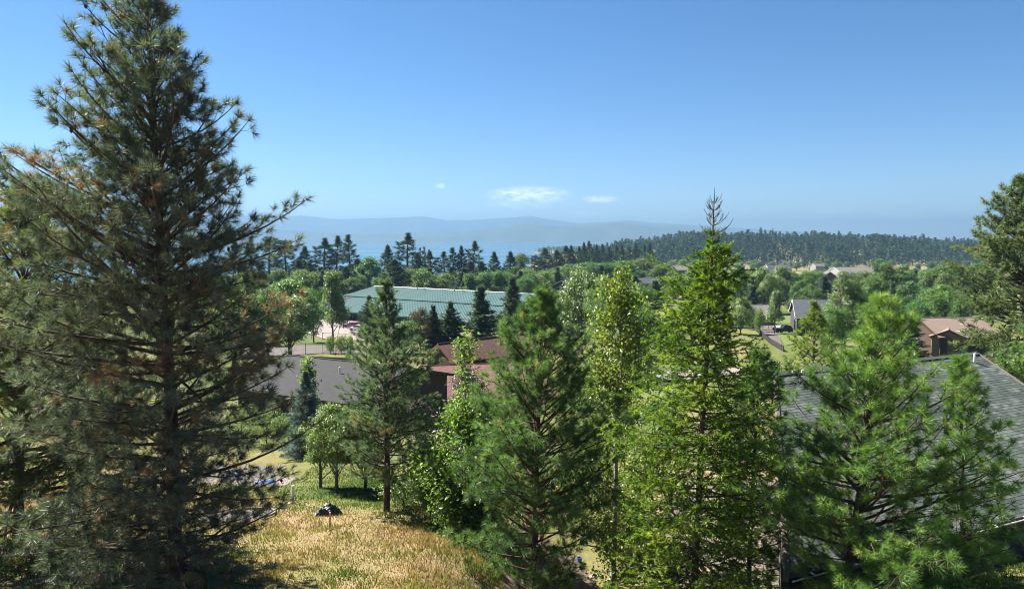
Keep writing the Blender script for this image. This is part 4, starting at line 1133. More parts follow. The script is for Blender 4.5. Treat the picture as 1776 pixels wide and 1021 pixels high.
def car(name, label, loc, rz, paint, pickup=False, cat='car', s=1.0):
    o = empty(name, loc, rz, (s, s, s)); tag(o, label, cat)
    def loft(prof, w0, inset=0.0):
        b = Box(); n = len(prof)
        v = []
        for yy, k in ((-w0, 0), (-w0 * .92, 1), (w0 * .92, 1), (w0, 0)):
            pass
        L = [(x, -w0, z) for x, z in prof]; Rr = [(x, w0, z) for x, z in prof]
        b.poly(L + Rr, [tuple(range(n))[::-1], tuple(range(n, 2 * n))] + [(i, (i + 1) % n, (i + 1) % n + n, i + n) for i in range(n)])
        return b
    if pickup: body = [(-2.6, .42), (2.5, .42), (2.58, .75), (2.5, 1.02), (1.3, 1.12), (-2.6, 1.12)]; cab = [(-.9, 1.10), (1.35, 1.10), (.75, 1.72), (-.55, 1.78)]
    else: body = [(-2.15, .36), (2.1, .36), (2.2, .62), (2.05, .86), (1.1, .96), (-1.9, 1.0), (-2.2, .8)]; cab = [(-1.8, .98), (1.15, .95), (.45, 1.42), (-1.15, 1.46)]
    loft(body, .88).obj('body', paint, o, bevel=.07)
    c = loft(cab, .74).obj('cabin', M_glass, o, bevel=.05)
    rf = loft([(cab[3][0] + .06, cab[3][1] - .01), (cab[2][0] - .08, cab[2][1] - .01), (cab[2][0] - .12, cab[2][1] + .05), (cab[3][0] + .12, cab[3][1] + .05)], .72)
    rf.obj('roof_panel', paint, o, bevel=.02)
    for x in (-1.38, 1.36):
        for y in (-.84, .84):
            w = Box().rod((x, y - .1, .33), (x, y + .1, .33), .33, 14).obj('wheel', M_dark, o, bevel=.02)
            Box().rod((x, y - .115, .33), (x, y + .115, .33), .18, 10).obj('rim', M_metal, w)
    for y in (-.62, .62):
        Box().box(2.08, 2.2, y - .16, y + .16, .66, .78).obj('headlight', M_white, o, bevel=.02)
        Box().box(-2.63 if pickup else -2.22, -2.5 if pickup else -2.1, y - .14, y + .14, .72, .86).obj('tail_light', M_redtrim, o, bevel=.02)
    return o
P_mag = plain('magenta_paint', (.42, .05, .16), .3, spec=.6, bump=0); P_white = plain('white_car_paint', (.70, .70, .70), .3, spec=.6, bump=0)
P_black = plain('black_paint', (.014, .014, .016), .3, spec=.6, bump=0); P_grey = plain('grey_paint', (.16, .17, .18), .35, spec=.6, bump=0)
def lot_car(px, py, d_off=0, **k):
    p = on_ground(px, py); return p
p = on_ground(612, 569); car('parked_car', 'magenta car parked under the end of the teal roof', p, R(165), P_mag)
p = on_ground(622, 574); car('parked_car', 'white car parked in front of the magenta car', p, R(165), P_white)
p = on_ground(1362, 577); car('parked_pickup', 'dark pickup parked across the concrete driveway by the road', p, R(8), P_black, True, 'pickup')
p = on_ground(1052, 688); car('parked_car', 'black car parked on the lawn edge behind the aspen trunk', p, R(15), P_black)
p = on_ground(1120, 668); car('parked_car', 'grey car on the street half hidden by the larch', p, R(12), P_grey)

# ---- post, stake, tarp heap, rock beds, bucket
def stake(px, py, h, r_, label, top=None, lean=(0, 0), mat=None, name='stake'):
    p = on_ground(px, py); o = empty(name, p); tag(o, label, 'post')
    t = Vector((lean[0], lean[1], h))
    Box().rod((0, 0, -.15), t, r_, 8).obj('shaft', mat or M_wood, o, bevel=.004)
    if top: Box().rod(t * .72, t * 1.01, r_ * 1.25, 8).obj('painted_tip', top, o)
    return o
M_pink = plain('pink_marker', (.62, .20, .17), .7)
stake(572, 917, .62, .026, 'thin survey stake with a pink painted tip beside the black tarp', M_pink, (.02, 0))
post = stake(508, 873, .80, .062, 'white post standing in the green grass left of the orchard trees', None, (.02, 0), M_white, 'white_post')
d = Vector((-.55, -.75, -.02)); Box().rod((0, 0, .06), d + Vector((0, 0, .05)), .035, 8).obj('drain_pipe', M_white, post)

def lump(name, loc, sx, sy, sz, mat, seed, label=None, cat=None, group=None, parent=None, sub=3, rough=.35, flat=0.0, kind=None):
    bm = bmesh.new(); bmesh.ops.create_icosphere(bm, subdivisions=sub, radius=1)
    r = np.random.default_rng(seed)
    k = r.normal(size=(9, 3)); off = r.random(9) * 6; pl = unit(r.normal(size=(7, 3)))
    for v in bm.verts:
        c = np.array(v.co)
        f = 1 + rough * .18 * sum(math.sin(float(c @ k[i]) * 2.2 + off[i]) for i in range(5)) / 1.6
        for q in pl:
            t = float(c @ q)
            if t > .72: f *= 1 - (t - .72) * rough * 1.6
        v.co = Vector((c[0] * sx * f, c[1] * sy * f, max(-.4, c[2]) * sz * f))
    me = bpy.data.meshes.new(name); bm.to_mesh(me); bm.free(); me.materials.append(mat)
    o = link(name, me, parent, loc, kind)
    if label: tag(o, label, cat, group)
    return o
M_tarp = plain('black_tarp', (.012, .012, .014), .33, spec=.6, scale=9, bump=.5)
def tarp_heap():
    p = on_ground(566, 893)
    bm = bmesh.new(); bmesh.ops.create_grid(bm, x_segments=46, y_segments=30, size=1)
    for v in bm.verts:
        x, y = v.co.x, v.co.y
        e = max(abs(x), abs(y))
        h = (1 - e ** 3) * (.40 + .13 * math.sin(x * 3.1 + 1) + .09 * math.sin(x * 7 + y * 5))
        h += .035 * math.sin(x * 17 + y * 9 + 3 * math.sin(y * 4)) + .022 * math.sin(y * 23 - x * 6)
        v.co = Vector((x * .82 + .05 * math.sin(y * 6), y * .42 * (1 + .2 * math.sin(x * 4)) + .10 * x, max(0, h) - .03))
    me = bpy.data.meshes.new('tarp'); bm.to_mesh(me); bm.free(); me.materials.append(M_tarp)
    o = link('tarp_heap', me, None, p); o.scale = (.74, .74, .8); o.rotation_euler = (0, 0, R(28)); tag(o, 'crumpled black tarp over a heap under the small orchard trees', 'tarp')
    for s in (me.polygons): s.use_smooth = True
tarp_heap()
M_stone = surf('pale_stone', [(.3, (.13, .115, .105)), (.7, (.26, .24, .22))], 6, .95, bump=.4)
M_sand = surf('orange_sandstone', [(.3, (.22, .125, .072)), (.7, (.34, .21, .13))], 6, .95, bump=.4)
# rock bed with a curved edging on the left
def rock_bed():
    r = np.random.default_rng(11)
    c = on_ground(432, 893)
    pts = []
    for a in np.linspace(R(-35), R(205), 28):
        p = Vector((c.x + .95 * math.cos(a), c.y + 1.25 * math.sin(a), 0)); pts.append((p.x, p.y, G(p.x, p.y) + .09))
    acc = Acc(); tube(acc, pts, .055, 8); tag(link('bed_edging', acc.mesh('bed_edging', M_stone, True)), 'curved pale edging round the rock bed beside the large pine', 'garden edging')
    bx = Box(); acc = Acc()
    for i in range(900):
        x, y = c.x + r.uniform(-2.6, .75), c.y + r.uniform(-1.6, 1.0)
        s = r.uniform(.04, .13); q = unit(r.normal(size=(6, 3))) * s; z = G(x, y) + s * .2
        v = np.array([[1, 0, 0], [-1, 0, 0], [0, 1, 0], [0, -1, 0], [0, 0, .45], [0, 0, -.5]]) * s * r.uniform(.7, 1.2, (6, 3))
        a = r.random() * 6.28; rot = np.array([[math.cos(a), -math.sin(a), 0], [math.sin(a), math.cos(a), 0], [0, 0, 1]])
        acc.add(v @ rot.T + [x, y, z], f3=[(0, 2, 4), (2, 1, 4), (1, 3, 4), (3, 0, 4), (2, 0, 5), (1, 2, 5), (3, 1, 5), (0, 3, 5)])
    tag(link('rubble', acc.mesh('rubble', M_stone)), kind='stuff')
rock_bed()
acc = Acc(); r_ = np.random.default_rng(12)
for i in range(1500):
    p = (r_.uniform(-16.5, -11.2), r_.uniform(36.0, 41.0)); s = r_.uniform(.05, .14)
    if p[0] > -12.6 and p[1] > 38.2: continue
    v = np.array([[1, 0, 0], [-1, 0, 0], [0, 1, 0], [0, -1, 0], [0, 0, .4], [0, 0, -.5]]) * s * r_.uniform(.7, 1.2, (6, 3))
    acc.add(v + [p[0], p[1], G(*p) + s * .2], f3=[(0, 2, 4), (2, 1, 4), (1, 3, 4), (3, 0, 4), (2, 0, 5), (1, 2, 5), (3, 1, 5), (0, 3, 5)])
tag(link('patio_gravel', acc.mesh('patio_gravel', M_stone)), kind='stuff')
M_bluetarp = plain('blue_tarp', (.05, .13, .32), .5, scale=5, bump=.4)
lump('blue_sheet', on_ground(462, 838), .55, .30, .22, M_bluetarp, 4, 'folded blue sheet lying on the pale gravel behind the large pine', 'tarp', rough=1.0)
lump('blue_sheet', on_ground(408, 826), .6, .5, .3, M_bluetarp, 6, 'blue covered bundle on the gravel seen through the pine boughs', 'tarp', rough=1.0)
lump('flat_boulder', hit(64, 1024, 9.6), .75, .5, .26, M_stone, 9, 'pale grey flat boulder at the foot of the slope', 'boulder', rough=.5, sub=4)
# tan stones in the bare yard
rr_ = np.random.default_rng(21)
for i, (px, py, s, mt) in enumerate(((1075, 952, .30, M_sand), (1082, 966, .34, M_sand), (1070, 972, .26, M_sand), (1090, 985, .22, M_sand), (1020, 925, .22, M_sand), (985, 962, .2, M_stone), (968, 990, .3, M_stone),
                                (1060, 1005, .2, M_stone), (1095, 1008, .18, M_sand), (1030, 1000, .26, M_stone), (1142, 965, .22, M_sand), (1180, 950, .2, M_stone), (1225, 990, .3, M_sand), (1232, 1005, .22, M_stone))):
    lump('yard_stone', on_ground(px, py), s, s * .7, s * .5, mt, 40 + i, 'orange tan stone lying in the bare yard under the aspen' if mt is M_sand else 'pale grey stone lying in the bare yard under the aspen', 'stone',
         'orange stones in the bare yard' if mt is M_sand else 'grey stones in the bare yard', sub=2, rough=.8)
p = on_ground(1005, 975); o = empty('blue_bucket', p); tag(o, 'small blue bucket in the bare yard beneath the young pine', 'bucket')
b = Box(); th = [k * math.pi / 6 for k in range(12)]
b.poly([(.10 * math.cos(a), .10 * math.sin(a), 0) for a in th] + [(.14 * math.cos(a), .14 * math.sin(a), .28) for a in th] + [(.125 * math.cos(a), .125 * math.sin(a), .28) for a in th] + [(.09 * math.cos(a), .09 * math.sin(a), .03) for a in th],
       [tuple(range(11, -1, -1))] + [(i + k * 12, (i + 1) % 12 + k * 12, (i + 1) % 12 + (k + 1) * 12, i + (k + 1) * 12) for k in range(3) for i in range(12)] + [tuple(range(36, 48))])
b.obj('pail', M_bluetarp, o); o.scale = (.75, .75, .75)
acc = Acc(); tube(acc, [(.14 * math.cos(a), 0, .28 + .13 * math.sin(a)) for a in np.linspace(0, math.pi, 9)], .006, 5); link('handle', acc.mesh('handle', M_metal), o)
p = on_ground(1118, 736); o = empty('utility_box', p + Vector((0, 0, 0))); tag(o, 'small white utility box standing in the yard behind the larch', 'box')
Box().box(-.35, .35, -.25, .25, 0, .8).obj('cabinet', M_white, o, bevel=.03); Box().box(-.39, .39, -.29, .29, .802, .86).obj('lid', M_white, o, bevel=.02)
p = on_ground(1333, 571); o = empty('road_marker', p); tag(o, 'thin marker post at the edge of the road by the paling fence', 'post'); Box().rod((0, 0, -.1), (0, 0, 1.5), .05, 6).obj('pole', M_dark, o)

# ================================================================== GRASS
def grass():
    r = np.random.default_rng(31)
    n = 330000
    y = 11 + 30 * r.random(n) ** 1.25
    x = (r.random(n) * 2 - 1) * (.74 * y + 2)
    s = (x - 9.8) * HOUSE_N[0] + (y - 20.7) * HOUSE_N[1]
    keep = ~((s > -.3) & (x > 3.5)) & ~((np.abs(x - 2.4) < 2.6) & (y > 19) & (y < 30)) & ~((x < -11.2) & (y > 36.0)) & ~((x > 1.5) & (y > 24))
    bc = on_ground(432, 893); keep &= ~((((x - bc.x + .5) / 1.5) ** 2 + ((y - bc.y) / 1.2) ** 2) < 1)
    keep &= r.random(n) < (.35 + 1.0 * vnoise(x, y, 1.1, 2))
    x, y = x[keep], y[keep]; n = len(x)
    z = ground(x, y)
    dry = .62 + .9 * (vnoise(x, y, 9, 3) - .5) + .12 - .62 * np.exp(-((x + 7) / 4.0) ** 2 - ((y - 34.5) / 3.2) ** 2) + (vnoise(x, y, 2.2, 3) - .5) * 1.2 - .10
    dry += .22 * np.exp(-((x + 4.5) / 2.2) ** 2 - ((y - 22.5) / 3.0) ** 2) - .6 * np.exp(-((x + 1.6) / 1.4) ** 2 - ((y - 23.0) / 2.6) ** 2)
    tall = np.clip(.02 + .21 * vnoise(x + 50, y, .9, 3) ** 1.5 + .12 * np.exp(-((x + 1.6) / 2) ** 2 - ((y - 24) / 3) ** 2), .05, .42) * (.6 + .6 * r.random(n))
    az = r.random(n) * 6.28; ln = np.abs(r.normal(size=n)) * .45
    cx = vnoise(x, y, 1.5, 2) * 12
    tip = np.stack([x + tall * ln * np.cos(cx + r.normal(size=n) * .8), y + tall * ln * np.sin(cx + r.normal(size=n) * .8), z + tall], 1)
    w = .011 + .008 * r.random(n) + y * .00025
    a = np.stack([x - np.cos(az) * w, y - np.sin(az) * w, z - .02], 1); b = np.stack([x + np.cos(az) * w, y + np.sin(az) * w, z - .02], 1)
    v = np.stack([a, b, tip], 1).reshape(-1, 3)
    acc = Acc(); acc.add(v, f3=np.arange(len(v)).reshape(-1, 3), tint=np.repeat((dry + r.normal(size=n) * .10).clip(0, 1), 3))
    m = leaf_mat('grass_blades', [(.08, (.045, .075, .016)), (.38, (.092, .122, .026)), (.60, (.165, .148, .048)), (.82, (.222, .165, .074)), (1, (.24, .152, .088))], .3, .02)
    tag(link('grass', acc.mesh('grass', m)), kind='stuff')
grass()

# ================================================================== TREES
def fitted(D, trunk, rows, extra=0.0):
    """base point, height, lean and left/right reach of a crown seen at distance D.
    trunk = ((px, py) at the top, (px, py) low on the stem); rows = (py, px left, px right)"""
    (tx, ty), (bx, by) = trunk
    top, low = at(tx, ty, D), at(bx, by, D)
    zb = G(low.x, D) - .08
    k = (top.x - low.x) / (top.z - low.z)
    base = Vector((low.x + (zb - low.z) * k, D, zb))
    H = top.z - zb + extra
    out = []
    for py, xl, xr in rows:
        c = at(bx, py, D); f = (c.z - zb) / H
        cx = base.x + k * (c.z - zb)
        out.append((f, max(.05, cx - at(xl, py, D).x), max(.05, at(xr, py, D).x - cx)))
    out.sort()
    return base, H, (top.x - base.x, 0), out

BK, BR = M_bark, M_barkred
# ---- the large dark pine on the left and the sunlit one behind it
b, H, ln, pf = fitted(18, ((256, -38), (308, 1000)), [(-36, 240, 275), (-5, 215, 300), (40, 178, 318), (80, 140, 324), (150, 142, 345), (165, 140, 395), (200, 125, 375), (240, 85, 345), (280, 75, 400), (315, 70, 440),
    (350, 60, 452), (390, 40, 460), (450, 40, 440), (520, 45, 455), (600, 60, 470), (680, 70, 465), (760, 80, 470), (830, 95, 480), (900, 105, 450), (960, 140, 470), (1010, 130, 470)])
plant('large_pine', pine(101, H, pf, .05, .36, (6, 7), .235, 54, .0105, .315, ln, .18, (-4, 46), .045, .12, .56, .07, (BK, M_big), .28, 0, 3, .13, 0, .06, 11, (-.5, .65)), b,
      'tall dark pine with cones and brown dead tufts filling the left of the view')
b, H, ln, pf = fitted(23, ((40, 325), (30, 900)), [(330, 10, 95), (350, -30, 115), (420, -70, 150), (500, -110, 185), (600, -160, 215), (700, -170, 225), (800, -170, 230), (880, -160, 240), (960, -130, 200)])
plant('left_pine', pine(102, H, pf, .03, .36, (6, 8), .23, 32, .019, .29, ln, .15, (-4, 52), .05, .02, .48, .2, (BK, M_back), .28, .05, 3, .12, 0, 0, 14, (-.5, .6)), b,
      'sunlit grey-green pine with orange dead tufts at the left edge behind the large pine')
# ---- young pines
b, H, ln, pf = fitted(29.7, ((672, 486), (670, 893)), [(490, 660, 685), (520, 652, 692), (550, 640, 704), (570, 636, 706), (600, 608, 738), (640, 606, 742), (680, 598, 756), (720, 600, 762), (770, 588, 760), (810, 596, 745), (835, 640, 700)])
plant('blue_green_pine', pine(103, H, pf, .16, .34, (5, 7), .175, 54, .0105, .23, ln, .13, (0, 52), .010, 0, .46, .2, (BK, M_blue), .26, 0, 3, .11, 0, 0, 11, (-.4, .55)), b,
      'slim blue-green pine with a bare lower trunk standing in the dry grass')
b, H, ln, pf = fitted(23.5, ((934, 506), (925, 1000)), [(512, 905, 965), (540, 880, 995), (575, 868, 1005), (620, 850, 1022), (660, 838, 1030), (700, 830, 1050), (760, 820, 1060), (820, 812, 1060), (880, 806, 1050), (940, 800, 1030), (1000, 800, 1000)])
plant('young_pine', pine(104, H, pf, .04, .38, (5, 7), .235, 54, .011, .25, ln, .12, (8, 56), .006, 0, .48, .18, (BR, M_pine), .26, 0, 3, .12, 0, .04, 10, (-.35, .5)), b,
      'bushy mid green young pine in the centre with upswept long needled shoots')
b, H, ln, pf = fitted(18.6, ((1528, 520), (1472, 990)), [(528, 1500, 1556), (560, 1486, 1590), (600, 1450, 1600), (640, 1420, 1605), (690, 1380, 1640), (740, 1356, 1670), (800, 1336, 1700), (860, 1334, 1712), (920, 1356, 1720), (960, 1385, 1720), (1000, 1390, 1720)])
plant('bright_pine', pine(105, H, pf, .05, .34, (5, 7), .215, 52, .010, .235, ln, .12, (2, 56), .004, 0, .48, .2, (BK, M_bright), .28, .06, 3, .12, 0, .04, 11, (-.4, .5)), b,
      'bright green bushy pine in front of the grey-green shingle roof')
b, H, ln, pf = fitted(19.8, ((1664, 632), (1668, 950)), [(640, 1640, 1690), (670, 1634, 1700), (720, 1640, 1712), (780, 1630, 1735), (830, 1640, 1745), (900, 1640, 1740)])
plant('small_pine', pine(106, H, pf, .08, .32, (4, 6), .19, 58, .0095, .22, ln, .07, (2, 58), .006, 0, .5, .16, (BK, M_bright), .26, .05), b,
      'smaller pine with a yellow-green tip just right of the bright pine')
b, H, ln, pf = fitted(23, ((1318, 608), (1302, 950)), [(620, 1302, 1334), (660, 1282, 1356), (720, 1268, 1372), (800, 1258, 1376), (880, 1250, 1376), (960, 1246, 1370)])
plant('thin_pine', pine(107, H, pf, .06, .30, (5, 7), .20, 52, .011, .22, ln, .075, (-4, 52), .01, 0, .45, .26, (BK, M_pine), .3, .05), b,
      'thin pale green pine on a slender dark trunk right of the larch')
b, H, ln, pf = fitted(62, ((1772, 305), (1790, 640)), [(306, 1758, 1790), (345, 1730, 1815), (390, 1708, 1850), (420, 1686, 1860), (470, 1670, 1880), (520, 1672, 1890), (560, 1678, 1900), (600, 1690, 1900), (640, 1700, 1890)])
plant('clumped_pine', pine(108, H, pf, .04, .5, (6, 8), .42, 22, .065, .46, ln, .3, (-8, 50), .003, 0, .42, .26, (BK, M_scots), .30, .04, 3, .2, 0, .05, 14, (-.5, .6)), b,
      'large olive pine with clumped foliage at the right edge beside the tan house')
b, H, ln, pf = fitted(43, ((1800, 560), (1800, 740)), [(570, 1780, 1820), (620, 1748, 1850), (660, 1722, 1870), (700, 1722, 1870), (760, 1740, 1860)])
plant('corner_pine', pine(109, H, pf, .04, .4, (6, 8), .32, 28, .042, .34, ln, .15, (-4, 55), .01, 0, .42, .26, (BK, M_pine), .24, .12), b,
      'lower green pine peeping over the right end of the grey-green roof')
b, H, ln, pf = fitted(64, ((1412, 528), (1410, 640)), [(532, 1402, 1422), (560, 1385, 1440), (600, 1370, 1448), (640, 1358, 1455), (690, 1355, 1460)])
plant('yellow_green_pine', pine(110, H, pf, .05, .62, (5, 7), .36, 34, .040, .55, ln, .14, (0, 58), .0, 0, .45, .24, (BK, M_yel), .25), b,
      'yellow-green young pine between the garage and the bright pine')

# ---- larches
b, H, ln, pf = fitted(20, ((1240, 326), (1203, 1010)), [(330, 1236, 1244), (380, 1212, 1264), (425, 1208, 1262), (450, 1205, 1262), (485, 1180, 1280), (520, 1150, 1268), (560, 1138, 1276), (600, 1124, 1284), (650, 1096, 1300),
    (720, 1082, 1325), (800, 1076, 1338), (880, 1080, 1338), (960, 1088, 1330), (1015, 1090, 1330)])
plant('larch', larch(201, H, pf, .05, .29, (5, 8), .115, ln, (BK, M_larch), .88, 60, 1.05, .024, .085), b,
      'tall bright green larch with bare upswept shoots at its tip')

# ---- slender broadleaf trees in front
b = at(1064, 900, 25); b = Vector((b.x, 25, G(b.x, 25) - .05)); H = at(1076, 462, 25).z - b.z
plant('aspen', spindly(301, H, .095, [(.58, .80, 44, 1.45, 120, 30), (.78, .92, 22, .85, 80, 40), (.90, .985, 9, .4, 36, 55), (.36, .60, 26, 1.15, 80, 20), (.06, .36, 44, 1.25, 100, 8)], (M_barkpale, M_birch), .12, (.2, 0), (10, .15), .012), b,
      'aspen with a thin pale trunk and yellowing leaves left of the larch')
b = at(812, 950, 27); b = Vector((b.x, 27, G(b.x, 27) - .05)); H = at(806, 588, 27).z - b.z
plant('birch', spindly(302, H, .075, [(.03, .42, 96, 1.6, 200, 18), (.38, .62, 40, 1.0, 110, 28), (.60, .98, 20, .34, 36, 46)], (M_barkpale, M_lime), .15, (-.1, 0), (7, .2), .02), b,
      'airy lime green birch with pale stems left of the centre pine')
b = at(1000, 900, 29); b = Vector((b.x + .4, 29, G(b.x, 29) - .05))
plant('sapling', spindly(303, 5.2, .05, [(.1, .95, 34, .9, 80, 30)], (M_barkpale, M_birch), .10, (.1, 0), (10, .17), .02), b,
      'yellowing sapling behind the centre pine and the aspen trunk')
b = at(1120, 900, 26); b = Vector((b.x - .2, 27, G(b.x, 27) - .05))
plant('sapling', spindly(304, 5.8, .05, [(.1, .95, 34, .8, 80, 30)], (M_barkpale, M_birch), .10, (-.1, 0), (10, .16), .02), b,
      'forked yellow leaved sapling between the aspen trunk and the larch')
b = at(748, 940, 28); b = Vector((b.x, 28, G(b.x, 28) - .05))
plant('shrub', broadleaf(305, 3.0, 1.25, .05, (M_barkgrey, M_lime), 18, 3600, .155, .05, 'lumpy', (.25, .5), 1.0, 6, hollow=.3), b, 'leafy lime green shrub at the edge of the dry grass', 'shrub')
b = at(838, 700, 45); b = Vector((at(815, 700, 45).x, 45, G(b.x, 45)))
plant('plum_tree', broadleaf(306, at(815, 638, 45).z - b.z, 1.75, .12, (M_barkgrey, M_plum), 22, 9000, .12, .1, 'oval', (.28, .45), .9, 7), b, 'dark purple leaved plum tree before the red-brown roof')
b = at(728, 700, 44); b = Vector((b.x, 44, G(b.x, 44)))
plant('plum_tree', broadleaf(307, at(735, 690, 44).z - b.z, 1.2, .1, (M_barkgrey, M_plum), 14, 5000, .12, .07, 'round', (.3, .45), .9, 7), b, 'low purple leaved bush behind the slim blue-green pine')
for i, (px, py, D, H, w, mt, lab) in enumerate(((985, 900, 30.5, 3.4, 1.3, M_birch, 'yellowing leafy bush behind the right boughs of the centre pine'), (1035, 880, 32, 3.8, 1.4, M_lime, 'leafy bush left of the aspen trunk'),
                                         (1092, 900, 29, 3.2, 1.2, M_birch, 'yellow-green bush right of the aspen trunk'), (1130, 880, 33, 4.2, 1.5, M_lime, 'tall leafy bush behind the left boughs of the larch'), (1270, 860, 27.5, 3.0, 1.2, M_lime, 'leafy bush between the larch and the thin pine'), (905, 860, 36, 3.6, 1.6, M_apple, 'dark leafy bush hidden behind the centre pine'))):
    b = at(px, py, D); b = Vector((b.x, D, G(b.x, D) - .05))
    plant('shrub', broadleaf(350 + i, H, w, .04, (M_barkgrey, mt), 16, 2600, .14, .04, 'lumpy', (.25, .5), 1.0, 6, hollow=.25), b, lab, 'shrub')
# orchard trees on the green bank
for i, (px, py, D, top, w, lab) in enumerate(((556, 860, 35.5, 722, 104, 'small round orchard tree left of the black tarp'), (584, 873, 34, 700, 112, 'small orchard tree standing right over the black tarp'),
                                            (634, 858, 35, 722, 110, 'small shady orchard tree beside the slim pine trunk'))):
    b = at(px, py, D); b = Vector((b.x, D, G(b.x, D) - .05)); H = at(px, top, D).z - b.z
    plant('orchard_tree', broadleaf(310 + i, H, w / 2 * D / F, .26, (M_barkgrey, M_apple), 26, 8500, .105, .085, ('lumpy', 'oval', 'round')[i], (.2, .44), 1.0, 7, hollow=.25), b, lab, group='small orchard trees on the grassy bank')
b = at(532, 765, 44); b = Vector((b.x, 44, G(b.x, 44) - .05)); H = at(532, 643, 44).z - b.z
plant('blue_spruce', spruce(320, H, 1.75, (BK, M_spruce), .04, .24, 12, .19, .030, .14, .09), b, 'silvery blue spruce in front of the charcoal roof')
b = at(535, 700, 49); b = Vector((b.x, 49, G(b.x, 49) - .05)); H = at(537, 622, 49).z - b.z
plant('maple_sapling', broadleaf(321, H, 1.0, .2, (M_barkgrey, M_lime), 14, 3600, .16, .05, 'cone', (.3, .5), .9, 6), b, 'yellow-green sapling rising behind the blue spruce')
for i, (px, py, D, H, w, lab) in enumerate(((460, 690, 48, 2.4, 1.6, 'dark round shrub under the charcoal eave left of the spruce'), (622, 700, 47, 2.6, 1.3, 'grey-green shrub by the brown wall right of the spruce'), (655, 735, 42, 2.2, 1.5, 'low leafy shrub behind the slim pine trunk'),
                                         (418, 712, 47, 2.6, 1.7, 'broad dark shrub at the left end of the brown wall'), (500, 712, 48, 2.0, 1.4, 'low shrub against the brown wall behind the blue spruce'), (590, 722, 45, 1.8, 1.3, 'rounded shrub right of the blue spruce'),
                                         (1640, 1010, 17.2, .8, .7, 'small lime shrub at the lower edge below the eave'), (700, 900, 30.5, 1.3, 1.1, 'low dark shrub in the shade of the slim pine'))):
    b = at(px, py, D); b = Vector((b.x, D, G(b.x, D) - .05))
    plant('shrub', broadleaf(330 + i, H, w, .02, (M_barkgrey, M_lime if i == 6 else M_apple), 10, 2600, .09, .03, 'round', (.4, .6), .9, 6), b, lab, 'shrub')

# ---- kinds of trees for the middle distance: one of each is built, then copied
PROTO = {}
def proto(kind, parts, H, Rr): PROTO[kind] = (parts, H, Rr)
PP = [(0, .3, .3), (.3, 2.2, 2.0), (.42, 3.1, 2.7), (.6, 2.9, 2.8), (.75, 2.3, 2.2), (.9, 1.4, 1.3), (1, .3, .3)]
proto('tall_pine', pine(401, 24, PP, .30, 1.15, (4, 6), .8, 26, .11, .95, (.5, 0), .34, (-10, 52), 0, 0, .42, .3, (BK, M_farpine), .34, 0, 3, .5, 1, .12), 24, 3.1)
PP2 = [(0, .3, .3), (.4, 1.2, 1.6), (.55, 1.9, 2.2), (.7, 1.7, 2.2), (.85, 1.5, 1.3), (1, .2, .3)]
proto('thin_pine', pine(402, 26, PP2, .42, 1.2, (4, 5), .8, 26, .11, .95, (.3, 0), .34, (-14, 40), 0, 0, .42, .3, (BK, M_farpine), .34, 0, 3, .5, 1, .15), 26, 2.1)
PP3 = [(0, .3, .3), (.2, 2.8, 2.8), (.35, 3.4, 3.2), (.6, 2.5, 2.6), (.8, 1.6, 1.5), (1, .2, .2)]
proto('full_pine', pine(403, 20, PP3, .14, 1.05, (5, 7), .75, 26, .11, .9, (-.3, 0), .32, (-8, 50), 0, 0, .42, .3, (BK, M_farpine), .28, 0, 3, .5, 1), 20, 3.3)
PP4 = [(0, .3, .3), (.35, 1.5, 2.2), (.5, 2.6, 1.8), (.65, 2.0, 3.2), (.8, 3.0, 1.8), (.93, 1.6, 2.4), (1, 1.0, 1.4)]
proto('broken_pine', pine(404, 22, PP4, .34, 1.3, (4, 6), .85, 28, .11, 1.0, (-.8, 0), .36, (0, 44), 0, 0, .45, .3, (BK, M_farpine), .45, 0, 2, .5, 1, .2), 22, 2.8)
proto('spruce', spruce(405, 14, 3.0, (BK, M_farspruce), .04, .62, 10, .55, .10, .5, .22), 14, 3.0)
proto('slim_spruce', spruce(406, 13, 2.2, (BK, M_farspruce), .04, .6, 10, .5, .10, .48, .2, -8, .8), 13, 2.2)
proto('dark_spruce', spruce(407, 12, 3.4, (BK, M_farspruce), .02, .55, 11, .55, .10, .5, .22, -16, 1.0, (7, 9), .26), 12, 3.4)
for k, (sd, shp) in enumerate(((411, 'round'), (412, 'round'), (413, 'oval'), (414, 'lumpy'))):
    proto('leafy%d' % k, broadleaf(sd, 11, 4.2, .14, (M_barkgrey, M_farleaf), 22, 9000, .30, .25, shp, (.26, .44), .75, 6), 11, 4.2)
proto('maple', broadleaf(421, 9, 3.4, .16, (M_barkgrey, M_maple), 26, 16000, .20, .18, 'round', (.24, .4), .75, 6), 9, 3.4)
proto('tall_maple', broadleaf(422, 14, 3.8, .12, (M_barkgrey, M_maple), 28, 16000, .24, .22, 'oval', (.26, .42), .75, 6), 14, 3.8)
proto('poplar', broadleaf(423, 15, 3.0, .10, (M_barkgrey, M_farleaf), 24, 9000, .28, .22, 'oval', (.3, .45), .75, 6), 15, 3.0)
proto('linden', broadleaf(424, 9, 2.6, .22, (M_barkgrey, M_maple), 18, 11000, .20, .15, 'cone', (.34, .5), .75, 6), 9, 2.6)
proto('red_shrub', broadleaf(425, 6, 3.0, .08, (M_barkgrey, M_red), 16, 6000, .22, .12, 'round', (.3, .45), .8, 6), 6, 3.0)
proto('orange_shrub', broadleaf(426, 3, 1.7, .05, (M_barkgrey, M_orange), 10, 1800, .20, .1, 'round', (.4, .55), .8, 6), 3, 1.7)
proto('bush', broadleaf(427, 3, 2.0, .03, (M_barkgrey, M_maple), 10, 2600, .20, .08, 'round', (.4, .55), .8, 6), 3, 2.0)
mrng = random.Random(5)
